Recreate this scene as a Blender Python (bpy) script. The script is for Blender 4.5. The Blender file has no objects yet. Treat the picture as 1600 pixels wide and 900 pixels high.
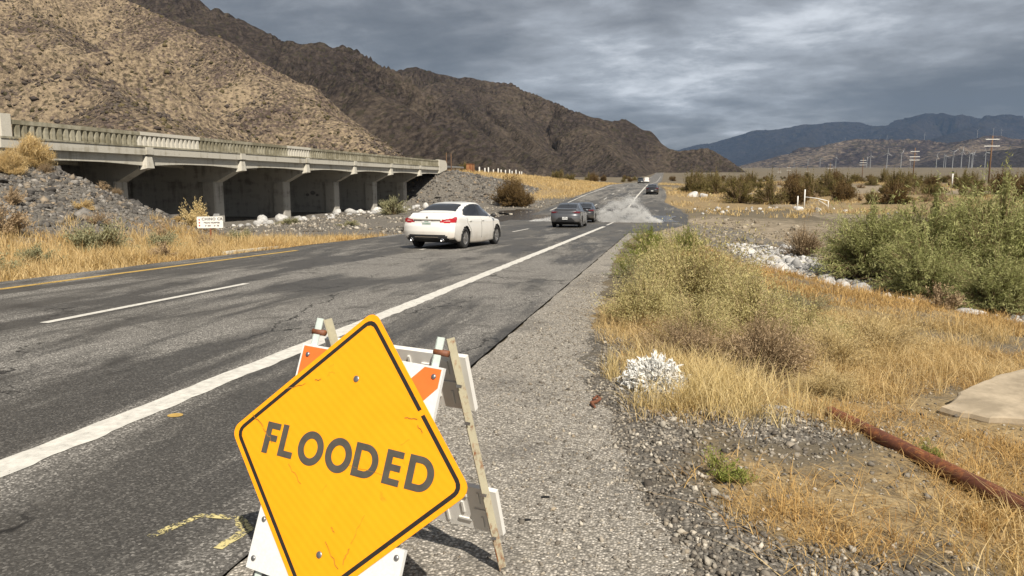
import bpy, math, random
import numpy as np
from mathutils import Vector, Matrix

scene = bpy.context.scene
R_ = math.radians

# ------------------------------------------------------------------ camera
cam_d = bpy.data.cameras.new('camera')
cam = bpy.data.objects.new('camera', cam_d)
scene.collection.objects.link(cam)
scene.camera = cam
cam_d.sensor_width = 36.0
cam_d.lens = 26.19
cam_d.clip_start = 0.1
cam_d.clip_end = 60000
cam.location = (0, 0, 1.53)
cam.rotation_euler = (R_(90 - 8.31), 0, R_(11.48))

# ------------------------------------------------------------------ sky and sun
SUN_EL, SUN_PHI = 47.0, 33.0          # height; angle between the road axis behind the camera and the sun
world = bpy.data.worlds.new('World'); scene.world = world; world.use_nodes = True
wn = world.node_tree; wn.nodes.clear()
def W(t, **kw):
    n = wn.nodes.new(t)
    for k, v in kw.items():
        if k.startswith('_'): setattr(n, k[1:], v)
        elif isinstance(v, bpy.types.NodeSocket): wn.links.new(v, n.inputs[k])
        else: n.inputs[k].default_value = v
    return n
sky = W('ShaderNodeTexSky', _sky_type='NISHITA', _sun_disc=False, _sun_elevation=R_(SUN_EL), _sun_rotation=R_(180 - SUN_PHI))
tc = W('ShaderNodeTexCoord')
sep = W('ShaderNodeSeparateXYZ', Vector=tc.outputs['Generated'])
zc = W('ShaderNodeMath', _operation='MAXIMUM'); wn.links.new(sep.outputs['Z'], zc.inputs[0]); zc.inputs[1].default_value = 0.0
zp = W('ShaderNodeMath', _operation='ADD'); wn.links.new(zc.outputs[0], zp.inputs[0]); zp.inputs[1].default_value = 0.17
dx = W('ShaderNodeMath', _operation='DIVIDE'); wn.links.new(sep.outputs['X'], dx.inputs[0]); wn.links.new(zp.outputs[0], dx.inputs[1])
dy = W('ShaderNodeMath', _operation='DIVIDE'); wn.links.new(sep.outputs['Y'], dy.inputs[0]); wn.links.new(zp.outputs[0], dy.inputs[1])
pl = W('ShaderNodeCombineXYZ', X=dx.outputs[0], Y=dy.outputs[0], Z=0.0)
mp = W('ShaderNodeMapping', Vector=pl.outputs[0]); mp.inputs['Rotation'].default_value = (0, 0, R_(14)); mp.inputs['Scale'].default_value = (0.95, 1.1, 1)
mp.inputs['Location'].default_value = (3.1, 1.7, 0)
n1 = W('ShaderNodeTexNoise', Vector=mp.outputs[0], Scale=0.62, Detail=8.0, Roughness=0.54, Distortion=0.5)
n2 = W('ShaderNodeTexNoise', Vector=mp.outputs[0], Scale=3.6, Detail=7.0, Roughness=0.62, Distortion=0.2)
nm = W('ShaderNodeMix', _data_type='FLOAT'); nm.inputs[0].default_value = 0.27
wn.links.new(n1.outputs['Fac'], nm.inputs[2]); wn.links.new(n2.outputs['Fac'], nm.inputs[3])
cr = W('ShaderNodeValToRGB', Fac=nm.outputs[0])
els = cr.color_ramp.elements
els[0].position = 0.39; els[0].color = (1.12, 1.15, 1.20, 1)
els[1].position = 0.65; els[1].color = (6.6, 6.85, 7.2, 1)
e = els.new(0.46); e.color = (1.62, 1.67, 1.74, 1)
e = els.new(0.52); e.color = (2.45, 2.52, 2.62, 1)
e = els.new(0.585); e.color = (3.75, 3.92, 4.18, 1)
hzb = W('ShaderNodeMapRange', Value=sep.outputs['Z']); hzb.inputs[1].default_value = 0.0; hzb.inputs[2].default_value = 0.16; hzb.inputs[3].default_value = 1.35; hzb.inputs[4].default_value = 1.0   # thinner cloud toward the horizon
hzm = W('ShaderNodeVectorMath', _operation='SCALE'); wn.links.new(cr.outputs[0], hzm.inputs[0]); wn.links.new(hzb.outputs[0], hzm.inputs['Scale'])
mx = W('ShaderNodeMix', _data_type='RGBA'); mx.inputs[0].default_value = 0.93     # a little blue sky glows through the cloud deck
wn.links.new(sky.outputs[0], mx.inputs[6]); wn.links.new(hzm.outputs[0], mx.inputs[7])
bg = W('ShaderNodeBackground', Color=mx.outputs[2], Strength=0.094)
wo = W('ShaderNodeOutputWorld', Surface=bg.outputs[0])

sun_d = bpy.data.lights.new('sun', 'SUN'); sun = bpy.data.objects.new('sun', sun_d)
scene.collection.objects.link(sun)
sun_d.energy = 5.0; sun_d.angle = R_(0.6); sun_d.color = (1.0, 0.92, 0.80)
sdir = Vector((math.sin(R_(SUN_PHI)) * math.cos(R_(SUN_EL)), -math.cos(R_(SUN_PHI)) * math.cos(R_(SUN_EL)), math.sin(R_(SUN_EL))))
sun.rotation_euler = sdir.to_track_quat('Z', 'Y').to_euler()
sun.location = (20, -20, 40)

vs = scene.view_settings
vs.view_transform = 'Standard'; vs.look = 'None'; vs.exposure = 0.52; vs.gamma = 1.0; vs.use_curve_mapping = False
scene.cycles.use_denoising = True
scene.cycles.max_bounces = 5; scene.cycles.diffuse_bounces = 2; scene.cycles.glossy_bounces = 2
scene.cycles.transmission_bounces = 2; scene.cycles.transparent_max_bounces = 8; scene.cycles.volume_bounces = 0
scene.cycles.caustics_reflective = False; scene.cycles.caustics_refractive = False

# ------------------------------------------------------------------ helpers
COL = scene.collection
rng = np.random.default_rng(7)
def tag(o, label, cat, group=None):
    o['label'] = label; o['category'] = cat
    if group: o['group'] = group
    return o
def kind(o, k): o['kind'] = k; return o
def empty(name, loc=(0, 0, 0), rz=0.0):
    o = bpy.data.objects.new(name, None); COL.objects.link(o)
    o.location = loc; o.rotation_euler = (0, 0, rz); o.empty_display_size = .2
    return o
def link(name, me, mat=None, parent=None, smooth=False):
    if mat is not None and not me.materials: me.materials.append(mat)
    o = bpy.data.objects.new(name, me); COL.objects.link(o)
    if parent is not None: o.parent = parent
    if smooth: me.polygons.foreach_set('use_smooth', np.ones(len(me.polygons), bool))
    return o
def big_mesh(name, V, F, val=None, attrs=None):
    """V (n,3), F (m,k) index array; val: per-vertex float stored as attribute 'val'."""
    me = bpy.data.meshes.new(name)
    V = np.ascontiguousarray(V, np.float32); F = np.ascontiguousarray(F, np.int32)
    n, m, k = len(V), len(F), F.shape[1]
    me.vertices.add(n); me.vertices.foreach_set('co', V.ravel())
    me.loops.add(m * k); me.loops.foreach_set('vertex_index', F.ravel())
    me.polygons.add(m); me.polygons.foreach_set('loop_start', np.arange(0, m * k, k, dtype=np.int32))
    me.polygons.foreach_set('loop_total', np.full(m, k, np.int32))
    if val is not None:
        a = me.attributes.new('val', 'FLOAT', 'POINT'); a.data.foreach_set('value', np.ascontiguousarray(val, np.float32))
    for kx, vx in (attrs or {}).items():
        a = me.attributes.new(kx, 'FLOAT', 'POINT'); a.data.foreach_set('value', np.ascontiguousarray(vx, np.float32))
    me.update(calc_edges=True)
    return me
class MB:
    """collects simple shapes into one mesh"""
    def __init__(s): s.v = []; s.f = []
    def add(s, vs_, fs_):
        b = len(s.v); s.v += [tuple(map(float, q)) for q in vs_]; s.f += [tuple(b + i for i in q) for q in fs_]; return s
    def box(s, c, d, M3=None, taper=1.0):
        h = [x / 2 for x in d]; out = []
        for sz in (-1, 1):
            t = taper if sz > 0 else 1.0
            for sx, sy in ((-1, -1), (1, -1), (1, 1), (-1, 1)):
                q = Vector((sx * h[0] * t, sy * h[1] * t, sz * h[2]))
                if M3 is not None: q = M3 @ q
                out.append(Vector(c) + q)
        return s.add(out, [(3, 2, 1, 0), (4, 5, 6, 7), (0, 1, 5, 4), (1, 2, 6, 5), (2, 3, 7, 6), (3, 0, 4, 7)])
    def prism(s, pts, axis, a, b):
        """polygon pts in the plane across 'axis', pushed from a to b along it"""
        n = len(pts); out = []
        for t in (a, b):
            for p, q in pts:
                out.append({'x': (t, p, q), 'y': (p, t, q), 'z': (p, q, t)}[axis])
        return s.add(out, [tuple(range(n - 1, -1, -1)), tuple(range(n, 2 * n))] + [(i, (i + 1) % n, n + (i + 1) % n, n + i) for i in range(n)])
    def bar(s, a, b, w, h, up=(0, 0, 1)):
        a = Vector(a); b = Vector(b); d = (b - a); L = d.length; d.normalize()
        x = d.cross(Vector(up)).normalized(); z = x.cross(d)
        out = []
        for p in (a, b):
            for sx, sz in ((-1, -1), (1, -1), (1, 1), (-1, 1)):
                out.append(p + x * (sx * w / 2) + z * (sz * h / 2))
        return s.add(out, [(0, 1, 2, 3), (7, 6, 5, 4), (0, 4, 5, 1), (1, 5, 6, 2), (2, 6, 7, 3), (3, 7, 4, 0)])
    def tube(s, pts, r, n=8, cap=True):
        pts = [Vector(p) for p in pts]; rr = r if isinstance(r, (list, tuple)) else [r] * len(pts)
        out = []; fs_ = []
        for i, p in enumerate(pts):
            d = (pts[min(i + 1, len(pts) - 1)] - pts[max(i - 1, 0)]).normalized()
            x = d.cross(Vector((0, 0, 1)) if abs(d.z) < .9 else Vector((1, 0, 0))).normalized(); y = d.cross(x)
            for k in range(n):
                a = 2 * math.pi * k / n
                out.append(p + (x * math.cos(a) + y * math.sin(a)) * rr[i])
        for i in range(len(pts) - 1):
            for k in range(n):
                fs_.append((i * n + k, i * n + (k + 1) % n, (i + 1) * n + (k + 1) % n, (i + 1) * n + k))
        if cap:
            fs_.append(tuple(range(n - 1, -1, -1))); fs_.append(tuple((len(pts) - 1) * n + k for k in range(n)))
        return s.add(out, fs_)
    def lathe(s, prof, axis='x', n=24, c=(0, 0, 0)):
        """prof: list of (offset along axis, radius), closed ring if first==last"""
        out = []; fs_ = []; m = len(prof)
        for (o, r) in prof:
            for k in range(n):
                a = 2 * math.pi * k / n; u, v = r * math.cos(a), r * math.sin(a)
                p = {'x': (o, u, v), 'y': (u, o, v), 'z': (u, v, o)}[axis]
                out.append((p[0] + c[0], p[1] + c[1], p[2] + c[2]))
        for i in range(m - 1):
            for k in range(n):
                fs_.append((i * n + k, i * n + (k + 1) % n, (i + 1) * n + (k + 1) % n, (i + 1) * n + k))
        return s.add(out, fs_)
    def mesh(s, name):
        me = bpy.data.meshes.new(name); me.from_pydata(s.v, [], s.f); me.update(); return me
    def build(s, name, mat, parent=None, smooth=False):
        return link(name, s.mesh(name), mat, parent, smooth)
def copy_tree(o, parent=None):
    c = o.copy(); COL.objects.link(c)
    if parent is not None: c.parent = parent
    for ch in list(o.children): copy_tree(ch, c)
    return c

# ------------------------------------------------------------------ materials (all procedural)
class NT:
    def __init__(s, name):
        s.m = bpy.data.materials.new(name); s.m.use_nodes = True; s.t = s.m.node_tree; s.t.nodes.clear()
        s.out = s.t.nodes.new('ShaderNodeOutputMaterial')
    def n(s, t, **kw):
        nd = s.t.nodes.new('ShaderNode' + t)
        for k, v in kw.items():
            if k.startswith('_'): setattr(nd, k[1:], v)
            else:
                key = int(k[1:]) if k[0] == 'i' and k[1:].isdigit() else k.replace('__', ' ')
                if isinstance(v, bpy.types.NodeSocket): s.t.links.new(v, nd.inputs[key])
                else: nd.inputs[key].default_value = v
        return nd
    def math(s, op, a, b=0.0, clamp=False):
        nd = s.n('Math', _operation=op, i0=a, i1=b); nd.use_clamp = clamp; return nd.outputs[0]
    def mix(s, f, a, b, blend='MIX'):
        a = c4(a); b = c4(b)
        nd = s.n('Mix', _data_type='RGBA', _blend_type=blend, i0=f, i6=a, i7=b); return nd.outputs[2]
    def ramp(s, f, pts, interp='LINEAR'):
        nd = s.n('ValToRGB', Fac=f); r = nd.color_ramp; r.interpolation = interp
        while len(r.elements) < len(pts): r.elements.new(0.5)
        for e, (p, c) in zip(r.elements, pts):
            e.position = p; e.color = c4(c) if not isinstance(c, (int, float)) else (c, c, c, 1)
        return nd.outputs[0]
    def pos(s): return s.n('NewGeometry').outputs['Position']
    def obj(s): return s.n('TexCoord').outputs['Object']
    def attr(s, nm, out='Fac'): return s.n('Attribute', _attribute_name=nm).outputs[out]
    def map(s, v, sc=(1, 1, 1), loc=(0, 0, 0), rot=(0, 0, 0)):
        return s.n('Mapping', Vector=v, Scale=sc, Location=loc, Rotation=rot).outputs[0]
    def noise(s, v, sc, det=4.0, rough=.55, dist=0.0, out='Fac'):
        return s.n('TexNoise', Vector=v, Scale=sc, Detail=det, Roughness=rough, Distortion=dist).outputs[out]
    def vor(s, v, sc, feat='F1', out='Distance', rnd=1.0):
        return s.n('TexVoronoi', _feature=feat, Vector=v, Scale=sc, Randomness=rnd).outputs[out]
    def sep(s, v):
        q = s.n('SeparateXYZ', Vector=v); return q.outputs
    def bump(s, h, strength=.5, dist=.02, normal=None):
        kw = dict(Height=h, Strength=strength, Distance=dist)
        if normal is not None: kw['Normal'] = normal
        return s.n('Bump', **kw).outputs[0]
    def bsdf(s, **kw):
        b = s.n('BsdfPrincipled', **kw); s.t.links.new(b.outputs[0], s.out.inputs[0]); return b
    def surf(s, sock): s.t.links.new(sock, s.out.inputs[0])
def c4(c):
    if isinstance(c, (tuple, list)) and len(c) == 3: return (c[0], c[1], c[2], 1.0)
    return c
MAT = {}
def simple(name, col, rough=.6, var=.12, sc=6.0, metal=0.0, bump=0.0, spec=.5, coat=0.0):
    n = NT(name); v = n.obj(); f = n.noise(v, sc, 5, .6)
    lo = tuple(c * (1 - var) for c in col); hi = tuple(min(1, c * (1 + var)) for c in col)
    kw = dict(Base__Color=n.ramp(f, [(.3, lo), (.7, hi)]), Roughness=rough, Metallic=metal, Specular__IOR__Level=spec)
    if coat: kw['Coat__Weight'] = coat; kw['Coat__Roughness'] = .05
    if bump: kw['Normal'] = n.bump(n.noise(v, sc * 6, 4), bump, .01)
    n.bsdf(**kw); MAT[name] = n.m; return n.m

def leafmat(name, cols, rough=.7, trans=.3, attrname='val'):
    n = NT(name); a = n.attr(attrname)
    k = len(cols); col = n.ramp(a, [(i / (k - 1), c) for i, c in enumerate(cols)])
    d = n.n('BsdfDiffuse', Color=col); t = n.n('BsdfTranslucent', Color=col)
    m = n.n('MixShader', i0=trans, i1=d.outputs[0], i2=t.outputs[0]); n.surf(m.outputs[0])
    MAT[name] = n.m; return n.m

def mat_asphalt():
    n = NT('asphalt'); p = n.pos(); s = n.sep(p)
    ag = n.vor(p, 95, out='Color'); agv = n.sep(ag)[0]
    ag2 = n.noise(p, 42, 3, .7)
    wet = n.noise(n.map(p, (.55, .10, 1), rot=(0, 0, .02)), 1.0, 5, .62, .6)
    wetb = n.noise(n.map(p, (1.6, .25, 1)), 1.0, 4, .6, .8)
    wm = n.math('ADD', n.math('MULTIPLY', wet, .68), n.math('MULTIPLY', wetb, .32))
    # near the dip the road is soaked all over
    y = s[1]
    soak = n.math('MULTIPLY', n.n('MapRange', _interpolation_type='SMOOTHSTEP', Value=y, From__Min=8., From__Max=50.).outputs[0],
                  n.n('MapRange', _interpolation_type='SMOOTHSTEP', Value=y, From__Min=110., From__Max=72.).outputs[0])
    wm = n.math('ADD', wm, n.math('MULTIPLY', soak, .10))
    wf = n.ramp(wm, [(.475, 0.0), (.565, 1.0)])
    dry = n.ramp(agv, [(0, (.070, .066, .060)), (.5, (.165, .156, .142)), (.82, (.285, .27, .245)), (1, (.60, .57, .52))])
    dry = n.mix(n.ramp(ag2, [(.35, 0.0), (.75, .5)]), dry, (.05, .048, .046))
    blot = n.ramp(n.noise(p, 1.3, 5, .65, .5), [(.56, 0.0), (.66, .55)])      # oil and rubber stains
    dry = n.mix(blot, dry, (.040, .037, .033))
    wetc = n.mix(.72, dry, (.026, .0245, .0225))
    col = n.mix(wf, dry, wetc)
    # dusty mud film left by the flood
    mudn = n.noise(n.map(p, (.5, .16, 1)), 1.0, 5, .6, .4)
    mud = n.math('MULTIPLY', n.ramp(mudn, [(.45, 0.0), (.62, 1.0)]), n.math('ADD', n.math('MULTIPLY', soak, .5), .10))
    col = n.mix(mud, col, (.13, .118, .098))
    # tar-filled and open cracks
    wv = n.n('VectorMath', _operation='ADD', i0=p, i1=n.noise(p, 1.1, 4, .6, out='Color')).outputs[0]
    cd = n.vor(n.map(wv, (.5, .17, 1)), 1.0, 'DISTANCE_TO_EDGE')
    ck = n.math('MULTIPLY', n.ramp(cd, [(0.003, 1.0), (.010, 0.0)]), n.ramp(n.noise(p, .35, 2), [(.47, 0.0), (.53, .9)]))
    col = n.mix(ck, col, (.012, .011, .010))
    ro = n.mix(wf, (.88, .88, .88), (.52, .52, .52))
    b = n.bump(n.math('ADD', n.math('MULTIPLY', agv, .6), n.math('MULTIPLY', ag2, .5)), .55, .006)
    n.bsdf(Base__Color=col, Roughness=ro, Normal=b, Specular__IOR__Level=.35); MAT['asphalt'] = n.m
mat_asphalt()

def mat_chip():
    n = NT('chip_seal'); p = n.pos()
    vc = n.sep(n.vor(p, 70, out='Color')); d = n.vor(p, 70)
    big = n.noise(p, .9, 5, .6); mid = n.noise(p, 6, 4, .65)
    col = n.ramp(vc[0], [(0, (.14, .128, .110)), (.35, (.31, .285, .245)), (.75, (.445, .41, .355)), (1, (.68, .63, .555))])
    col = n.mix(n.ramp(d, [(.32, 0.0), (.62, .65)]), col, (.10, .092, .08))
    col = n.mix(n.ramp(big, [(.52, 0.0), (.68, .55)]), col, (.085, .08, .075))
    col = n.mix(n.ramp(mid, [(.5, 0.0), (.8, .35)]), col, (.30, .27, .22))
    b = n.bump(n.math('SUBTRACT', 1.0, d), .9, .008)
    n.bsdf(Base__Color=col, Roughness=.9, Normal=b, Specular__IOR__Level=.25); MAT['chip'] = n.m
mat_chip()

def mat_ground():
    n = NT('desert_ground'); p = n.pos()
    straw = n.attr('straw'); gravel = n.attr('gravel'); sand = n.attr('sand')
    vc = n.sep(n.vor(p, 38, out='Color')); d = n.vor(p, 38)
    v2 = n.sep(n.vor(p, 130, out='Color')); dd = n.vor(p, 9); vc9 = n.sep(n.vor(p, 9, out='Color'))
    nz = n.noise(p, 1.4, 6, .65); fine = n.noise(p, 22, 5, .7); large = n.noise(p, .05, 5, .6)
    gv = n.ramp(vc[0], [(0, (.055, .050, .044)), (.45, (.14, .127, .11)), (.8, (.28, .255, .22)), (1, (.60, .56, .49))])
    gv = n.mix(n.ramp(d, [(.2, 0.0), (.6, .85)]), gv, (.045, .042, .038))
    gv = n.mix(n.math('MULTIPLY', v2[1], .35), gv, (.32, .29, .245))
    sd = n.ramp(nz, [(.3, (.20, .165, .12)), (.7, (.36, .30, .22))])
    sd = n.mix(n.ramp(fine, [(.4, 0.0), (.75, .5)]), sd, (.14, .115, .085))
    st = n.ramp(n.noise(n.map(p, (9, 9, 9)), 1.0, 6, .75, 1.5), [(.3, (.095, .066, .036)), (.5, (.26, .19, .10)), (.72, (.46, .355, .20))])
    nbr = n.math('ADD', n.math('MULTIPLY', n.math('SUBTRACT', nz, .5), 1.1), n.math('MULTIPLY', n.math('SUBTRACT', fine, .5), .5))
    def edge(a): return n.ramp(n.math('ADD', a, nbr), [(.38, 0.0), (.62, 1.0)])
    col = n.mix(n.ramp(large, [(.4, 0.0), (.6, 1.0)]), (.125, .105, .075), (.18, .15, .105))
    col = n.mix(n.ramp(n.noise(p, .35, 5, .7), [(.5, 0.0), (.62, .7)]), col, (.13, .11, .075))
    col = n.mix(edge(sand), col, sd)
    col = n.mix(edge(straw), col, st)
    col = n.mix(edge(gravel), col, gv)
    h = n.math('ADD', n.math('MULTIPLY', n.math('SUBTRACT', 1.0, d), .4), n.math('MULTIPLY', fine, .9))
    n.bsdf(Base__Color=col, Roughness=.95, Normal=n.bump(h, .8, .02), Specular__IOR__Level=.15); MAT['ground'] = n.m
mat_ground()

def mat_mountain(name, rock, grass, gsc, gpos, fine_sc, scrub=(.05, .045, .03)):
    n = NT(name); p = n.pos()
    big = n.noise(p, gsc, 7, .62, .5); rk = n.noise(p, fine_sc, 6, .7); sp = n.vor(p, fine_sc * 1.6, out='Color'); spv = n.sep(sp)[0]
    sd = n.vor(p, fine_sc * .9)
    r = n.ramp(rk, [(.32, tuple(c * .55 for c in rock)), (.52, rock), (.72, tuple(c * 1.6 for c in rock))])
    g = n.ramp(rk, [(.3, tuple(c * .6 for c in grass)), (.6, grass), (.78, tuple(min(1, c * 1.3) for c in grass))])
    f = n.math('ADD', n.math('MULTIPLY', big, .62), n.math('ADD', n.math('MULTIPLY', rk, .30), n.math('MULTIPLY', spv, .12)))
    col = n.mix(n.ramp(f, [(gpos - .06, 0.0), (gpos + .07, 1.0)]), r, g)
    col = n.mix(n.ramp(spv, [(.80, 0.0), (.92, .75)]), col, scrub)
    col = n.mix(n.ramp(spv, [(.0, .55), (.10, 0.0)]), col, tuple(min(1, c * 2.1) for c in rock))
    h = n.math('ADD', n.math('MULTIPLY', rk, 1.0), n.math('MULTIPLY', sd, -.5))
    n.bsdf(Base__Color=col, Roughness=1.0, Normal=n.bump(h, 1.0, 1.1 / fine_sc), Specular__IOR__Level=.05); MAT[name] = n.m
mat_mountain('hill_rock', (.100, .077, .066), (.37, .29, .195), .016, .505, .62)
mat_mountain('ridge_rock', (.052, .042, .037), (.118, .094, .073), .007, .54, .17)
mat_mountain('far_rock', (.030, .027, .030), (.055, .047, .045), .0012, .55, .012)  # rock colour lowered to imitate cloud shadow over the far range
mat_mountain('far_hill_rock', (.062, .050, .050), (.25, .20, .15), .0022, .525, .03)  # tan patches stand in for sunlight on the crests, darker rock for shade
mat_mountain('dark_hill_rock', (.052, .045, .046), (.075, .066, .062), .004, .6, .05)

def mat_concrete(name, base, stain, amount):
    n = NT(name); p = n.pos()
    a = n.noise(n.map(p, (.5, .35, 1.6)), 1.0, 6, .62, .3); b = n.noise(n.map(p, (2.5, 2.5, .35)), 1.0, 5, .65); f = n.noise(p, 16, 5, .7)
    col = n.ramp(f, [(.3, tuple(c * .86 for c in base)), (.7, tuple(c * 1.08 for c in base))])
    m = n.ramp(n.math('ADD', n.math('MULTIPLY', a, .5), n.math('MULTIPLY', b, .5)), [(amount - .05, 0.0), (amount + .07, .85)])
    col = n.mix(m, col, stain)
    n.bsdf(Base__Color=col, Roughness=.9, Normal=n.bump(f, .35, .01), Specular__IOR__Level=.25); MAT[name] = n.m
mat_concrete('concrete', (.54, .515, .445), (.30, .27, .20), .57)
mat_concrete('rail_concrete', (.38, .355, .27), (.18, .162, .108), .48)
mat_concrete('pier_concrete', (.42, .40, .355), (.20, .185, .16), .55)
mat_concrete('pale_concrete', (.60, .57, .49), (.36, .33, .26), .60)
mat_concrete('slab_concrete', (.44, .365, .265), (.25, .205, .145), .52)

def mat_stone(name, cols, sc=4.0):
    n = NT(name); v = n.obj(); r = n.n('ObjectInfo').outputs['Random']; a = n.attr('val')
    rr = n.math('FRACT', n.math('ADD', r, a)); k = len(cols)
    col = n.ramp(rr, [(i / (k - 1), c) for i, c in enumerate(cols)])
    f = n.noise(v, sc, 6, .7)
    col = n.mix(n.ramp(f, [(.35, .6), (.65, 0.0)]), col, tuple(c * .4 for c in cols[0]))
    n.bsdf(Base__Color=col, Roughness=.9, Normal=n.bump(f, .6, .03), Specular__IOR__Level=.25); MAT[name] = n.m
mat_stone('riprap_stone', [(.06, .056, .052), (.125, .117, .107), (.22, .205, .183), (.34, .27, .19), (.08, .073, .068), (.36, .335, .30), (.105, .096, .087), (.16, .15, .137)], 2.5)
mat_stone('creek_stone', [(.42, .415, .40), (.62, .61, .59), (.34, .335, .33), (.70, .685, .655), (.50, .48, .45)])
mat_stone('bank_stone', [(.20, .165, .12), (.31, .26, .19), (.40, .345, .265), (.24, .20, .15), (.46, .41, .33)])
mat_stone('pebble', [(.085, .074, .062), (.20, .175, .145), (.38, .34, .28), (.15, .132, .11), (.62, .57, .48), (.28, .225, .16)])
mat_stone('hill_boulder', [(.06, .048, .042), (.11, .09, .075), (.17, .135, .105), (.08, .064, .056)])
mat_stone('scrub', [(.05, .045, .024), (.09, .075, .036), (.16, .125, .06), (.07, .058, .03)])

def mat_paint(name, col, wear, sc=(3.0, 3.0, 3.0), rough=.7):
    """road paint worn through to the asphalt: the gaps are cut by transparency"""
    n = NT(name); p = n.pos()
    a = n.noise(p, 7, 5, .7); b = n.noise(p, 60, 3, .7); c = n.noise(n.map(p, (.9, .22, 1)), 1.0, 3, .6)
    f = n.math('ADD', n.math('MULTIPLY', a, .4), n.math('ADD', n.math('MULTIPLY', b, .35), n.math('MULTIPLY', c, .25)))
    hi = tuple(min(1, q * 1.08) for q in col); lo = tuple(q * .70 for q in col)
    pc = n.ramp(n.noise(p, 14, 5, .7), [(.3, lo), (.65, hi)])
    bs = n.n('BsdfPrincipled', Base__Color=pc, Roughness=rough, Normal=n.bump(b, .4, .004))
    tr = n.n('BsdfTransparent')
    m = n.n('MixShader', i0=n.ramp(f, [(wear - .02, 0.0), (wear + .02, 1.0)]), i1=tr.outputs[0], i2=bs.outputs[0]); n.surf(m.outputs[0]); MAT[name] = n.m
mat_paint('white_paint', (.64, .62, .565), .395)
mat_paint('worn_white_paint', (.60, .58, .53), .43)
mat_paint('yellow_paint', (.50, .33, .09), .44)
mat_paint('spray_paint', (.60, .52, .24), .50)

# foliage: the colour of each blade or leaf comes from its own random value
leafmat('straw', [(.25, .165, .065), (.50, .355, .15), (.67, .50, .245), (.76, .60, .335), (.42, .275, .115)], trans=.35)
leafmat('rust_straw', [(.26, .145, .055), (.48, .31, .12), (.66, .46, .20), (.36, .21, .08)], trans=.3)
leafmat('pale_straw', [(.46, .35, .15), (.66, .52, .25), (.78, .64, .36), (.54, .40, .17)], trans=.35)
leafmat('sage_leaf', [(.27, .24, .095), (.44, .385, .165), (.58, .51, .26), (.38, .35, .155), (.64, .53, .25)], trans=.3)
leafmat('green_leaf', [(.13, .165, .035), (.22, .255, .06), (.34, .36, .105), (.19, .21, .05)], trans=.3)
leafmat('mesquite_leaf', [(.14, .152, .052), (.26, .275, .10), (.38, .39, .165), (.50, .49, .235), (.19, .205, .068)], trans=.3)
leafmat('creosote_leaf', [(.07, .062, .022), (.13, .112, .04), (.19, .16, .06), (.26, .20, .085)], trans=.25)
leafmat('rust_leaf', [(.07, .045, .02), (.12, .08, .035), (.19, .125, .055), (.10, .07, .03)], trans=.25)
leafmat('dead_leaf', [(.20, .145, .085), (.38, .28, .17), (.54, .41, .265), (.30, .225, .14)], trans=.25)
leafmat('white_leaf', [(.62, .61, .57), (.78, .775, .74), (.86, .855, .82), (.70, .68, .62)], trans=.15)
leafmat('grey_leaf', [(.17, .17, .095), (.27, .27, .155), (.36, .35, .21), (.23, .22, .12)], trans=.25)
leafmat('stem', [(.12, .085, .05), (.20, .145, .085), (.28, .20, .12), (.15, .11, .07)], trans=0.0)
leafmat('pale_stem', [(.30, .23, .13), (.44, .34, .19), (.36, .28, .16)], trans=0.0)

simple('steel', (.33, .33, .33), .45, .2, 20, .9)
simple('galvanised', (.42, .43, .43), .5, .15, 12, .7)
simple('tyre', (.018, .018, .018), .8, .2, 20)
simple('black_plastic', (.02, .02, .021), .55, .2, 10)
simple('dark_under', (.008, .008, .008), .9, .1, 10)
simple('alloy', (.52, .51, .50), .3, .1, 10, .8)
simple('chrome', (.65, .65, .66), .18, .05, 10, 1.0)
simple('wood_pole', (.16, .095, .055), .9, .35, 8, bump=.4)
simple('white_metal', (.74, .73, .69), .6, .08, 6)
simple('turbine_shaded', (.30, .31, .32), .6, .05, .2)  # turbines greyed in their base colour to imitate cloud shadow
simple('plate_white', (.70, .71, .70), .5, .05, 20)
simple('plate_green', (.03, .16, .08), .5, .05, 20)
simple('red_dot', (.62, .05, .05), .5, .1, 20)
simple('sign_ink', (.09, .09, .09), .7, .2, 20)
simple('black_tape', (.012, .012, .012), .6, .2, 30)
simple('bark_scrap', (.16, .06, .03), .9, .3, 40)
simple('red_scrap', (.42, .07, .04), .8, .25, 40)
def mat_glass():
    n = NT('car_glass'); n.bsdf(Base__Color=(.012, .013, .015, 1), Roughness=.05, Specular__IOR__Level=.6, Coat__Weight=.4, Coat__Roughness=.03); MAT['glass'] = n.m
mat_glass()
def mat_tail(name, c):
    n = NT(name); v = n.obj(); w = n.noise(n.map(v, (5, 5, 26)), 1.0, 2)
    n.bsdf(Base__Color=n.ramp(w, [(.35, tuple(q * .45 for q in c)), (.65, c)]), Roughness=.12, Coat__Weight=.8, Coat__Roughness=.05); MAT[name] = n.m
mat_tail('tail_red', (.55, .012, .02)); mat_tail('tail_clear', (.80, .42, .42)); mat_tail('dark_tail', (.16, .008, .012))
def mat_carpaint(name, col, rough=.28, dust=(.34, .27, .18), amt=.4, metal=0.0):
    n = NT(name); v = n.obj(); z = n.sep(v)[2]
    f = n.noise(v, 3.0, 5, .6)
    d = n.math('MULTIPLY', n.ramp(z, [(.25, 1.0), (.75, 0.0)]), n.math('MULTIPLY', n.ramp(f, [(.25, .35), (.7, 1.0)]), amt))
    c = n.mix(d, col, dust)
    n.bsdf(Base__Color=c, Roughness=n.ramp(d, [(0, rough), (.6, .75)]), Metallic=metal, Coat__Weight=.7, Coat__Roughness=.06); MAT[name] = n.m
mat_carpaint('paint_white', (.78, .77, .735), amt=.75); mat_carpaint('paint_grey', (.135, .14, .15), .30, metal=.6, amt=.3)
mat_carpaint('paint_dark', (.02, .022, .025), amt=.25); mat_carpaint('paint_black', (.018, .018, .021), amt=.2)

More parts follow.
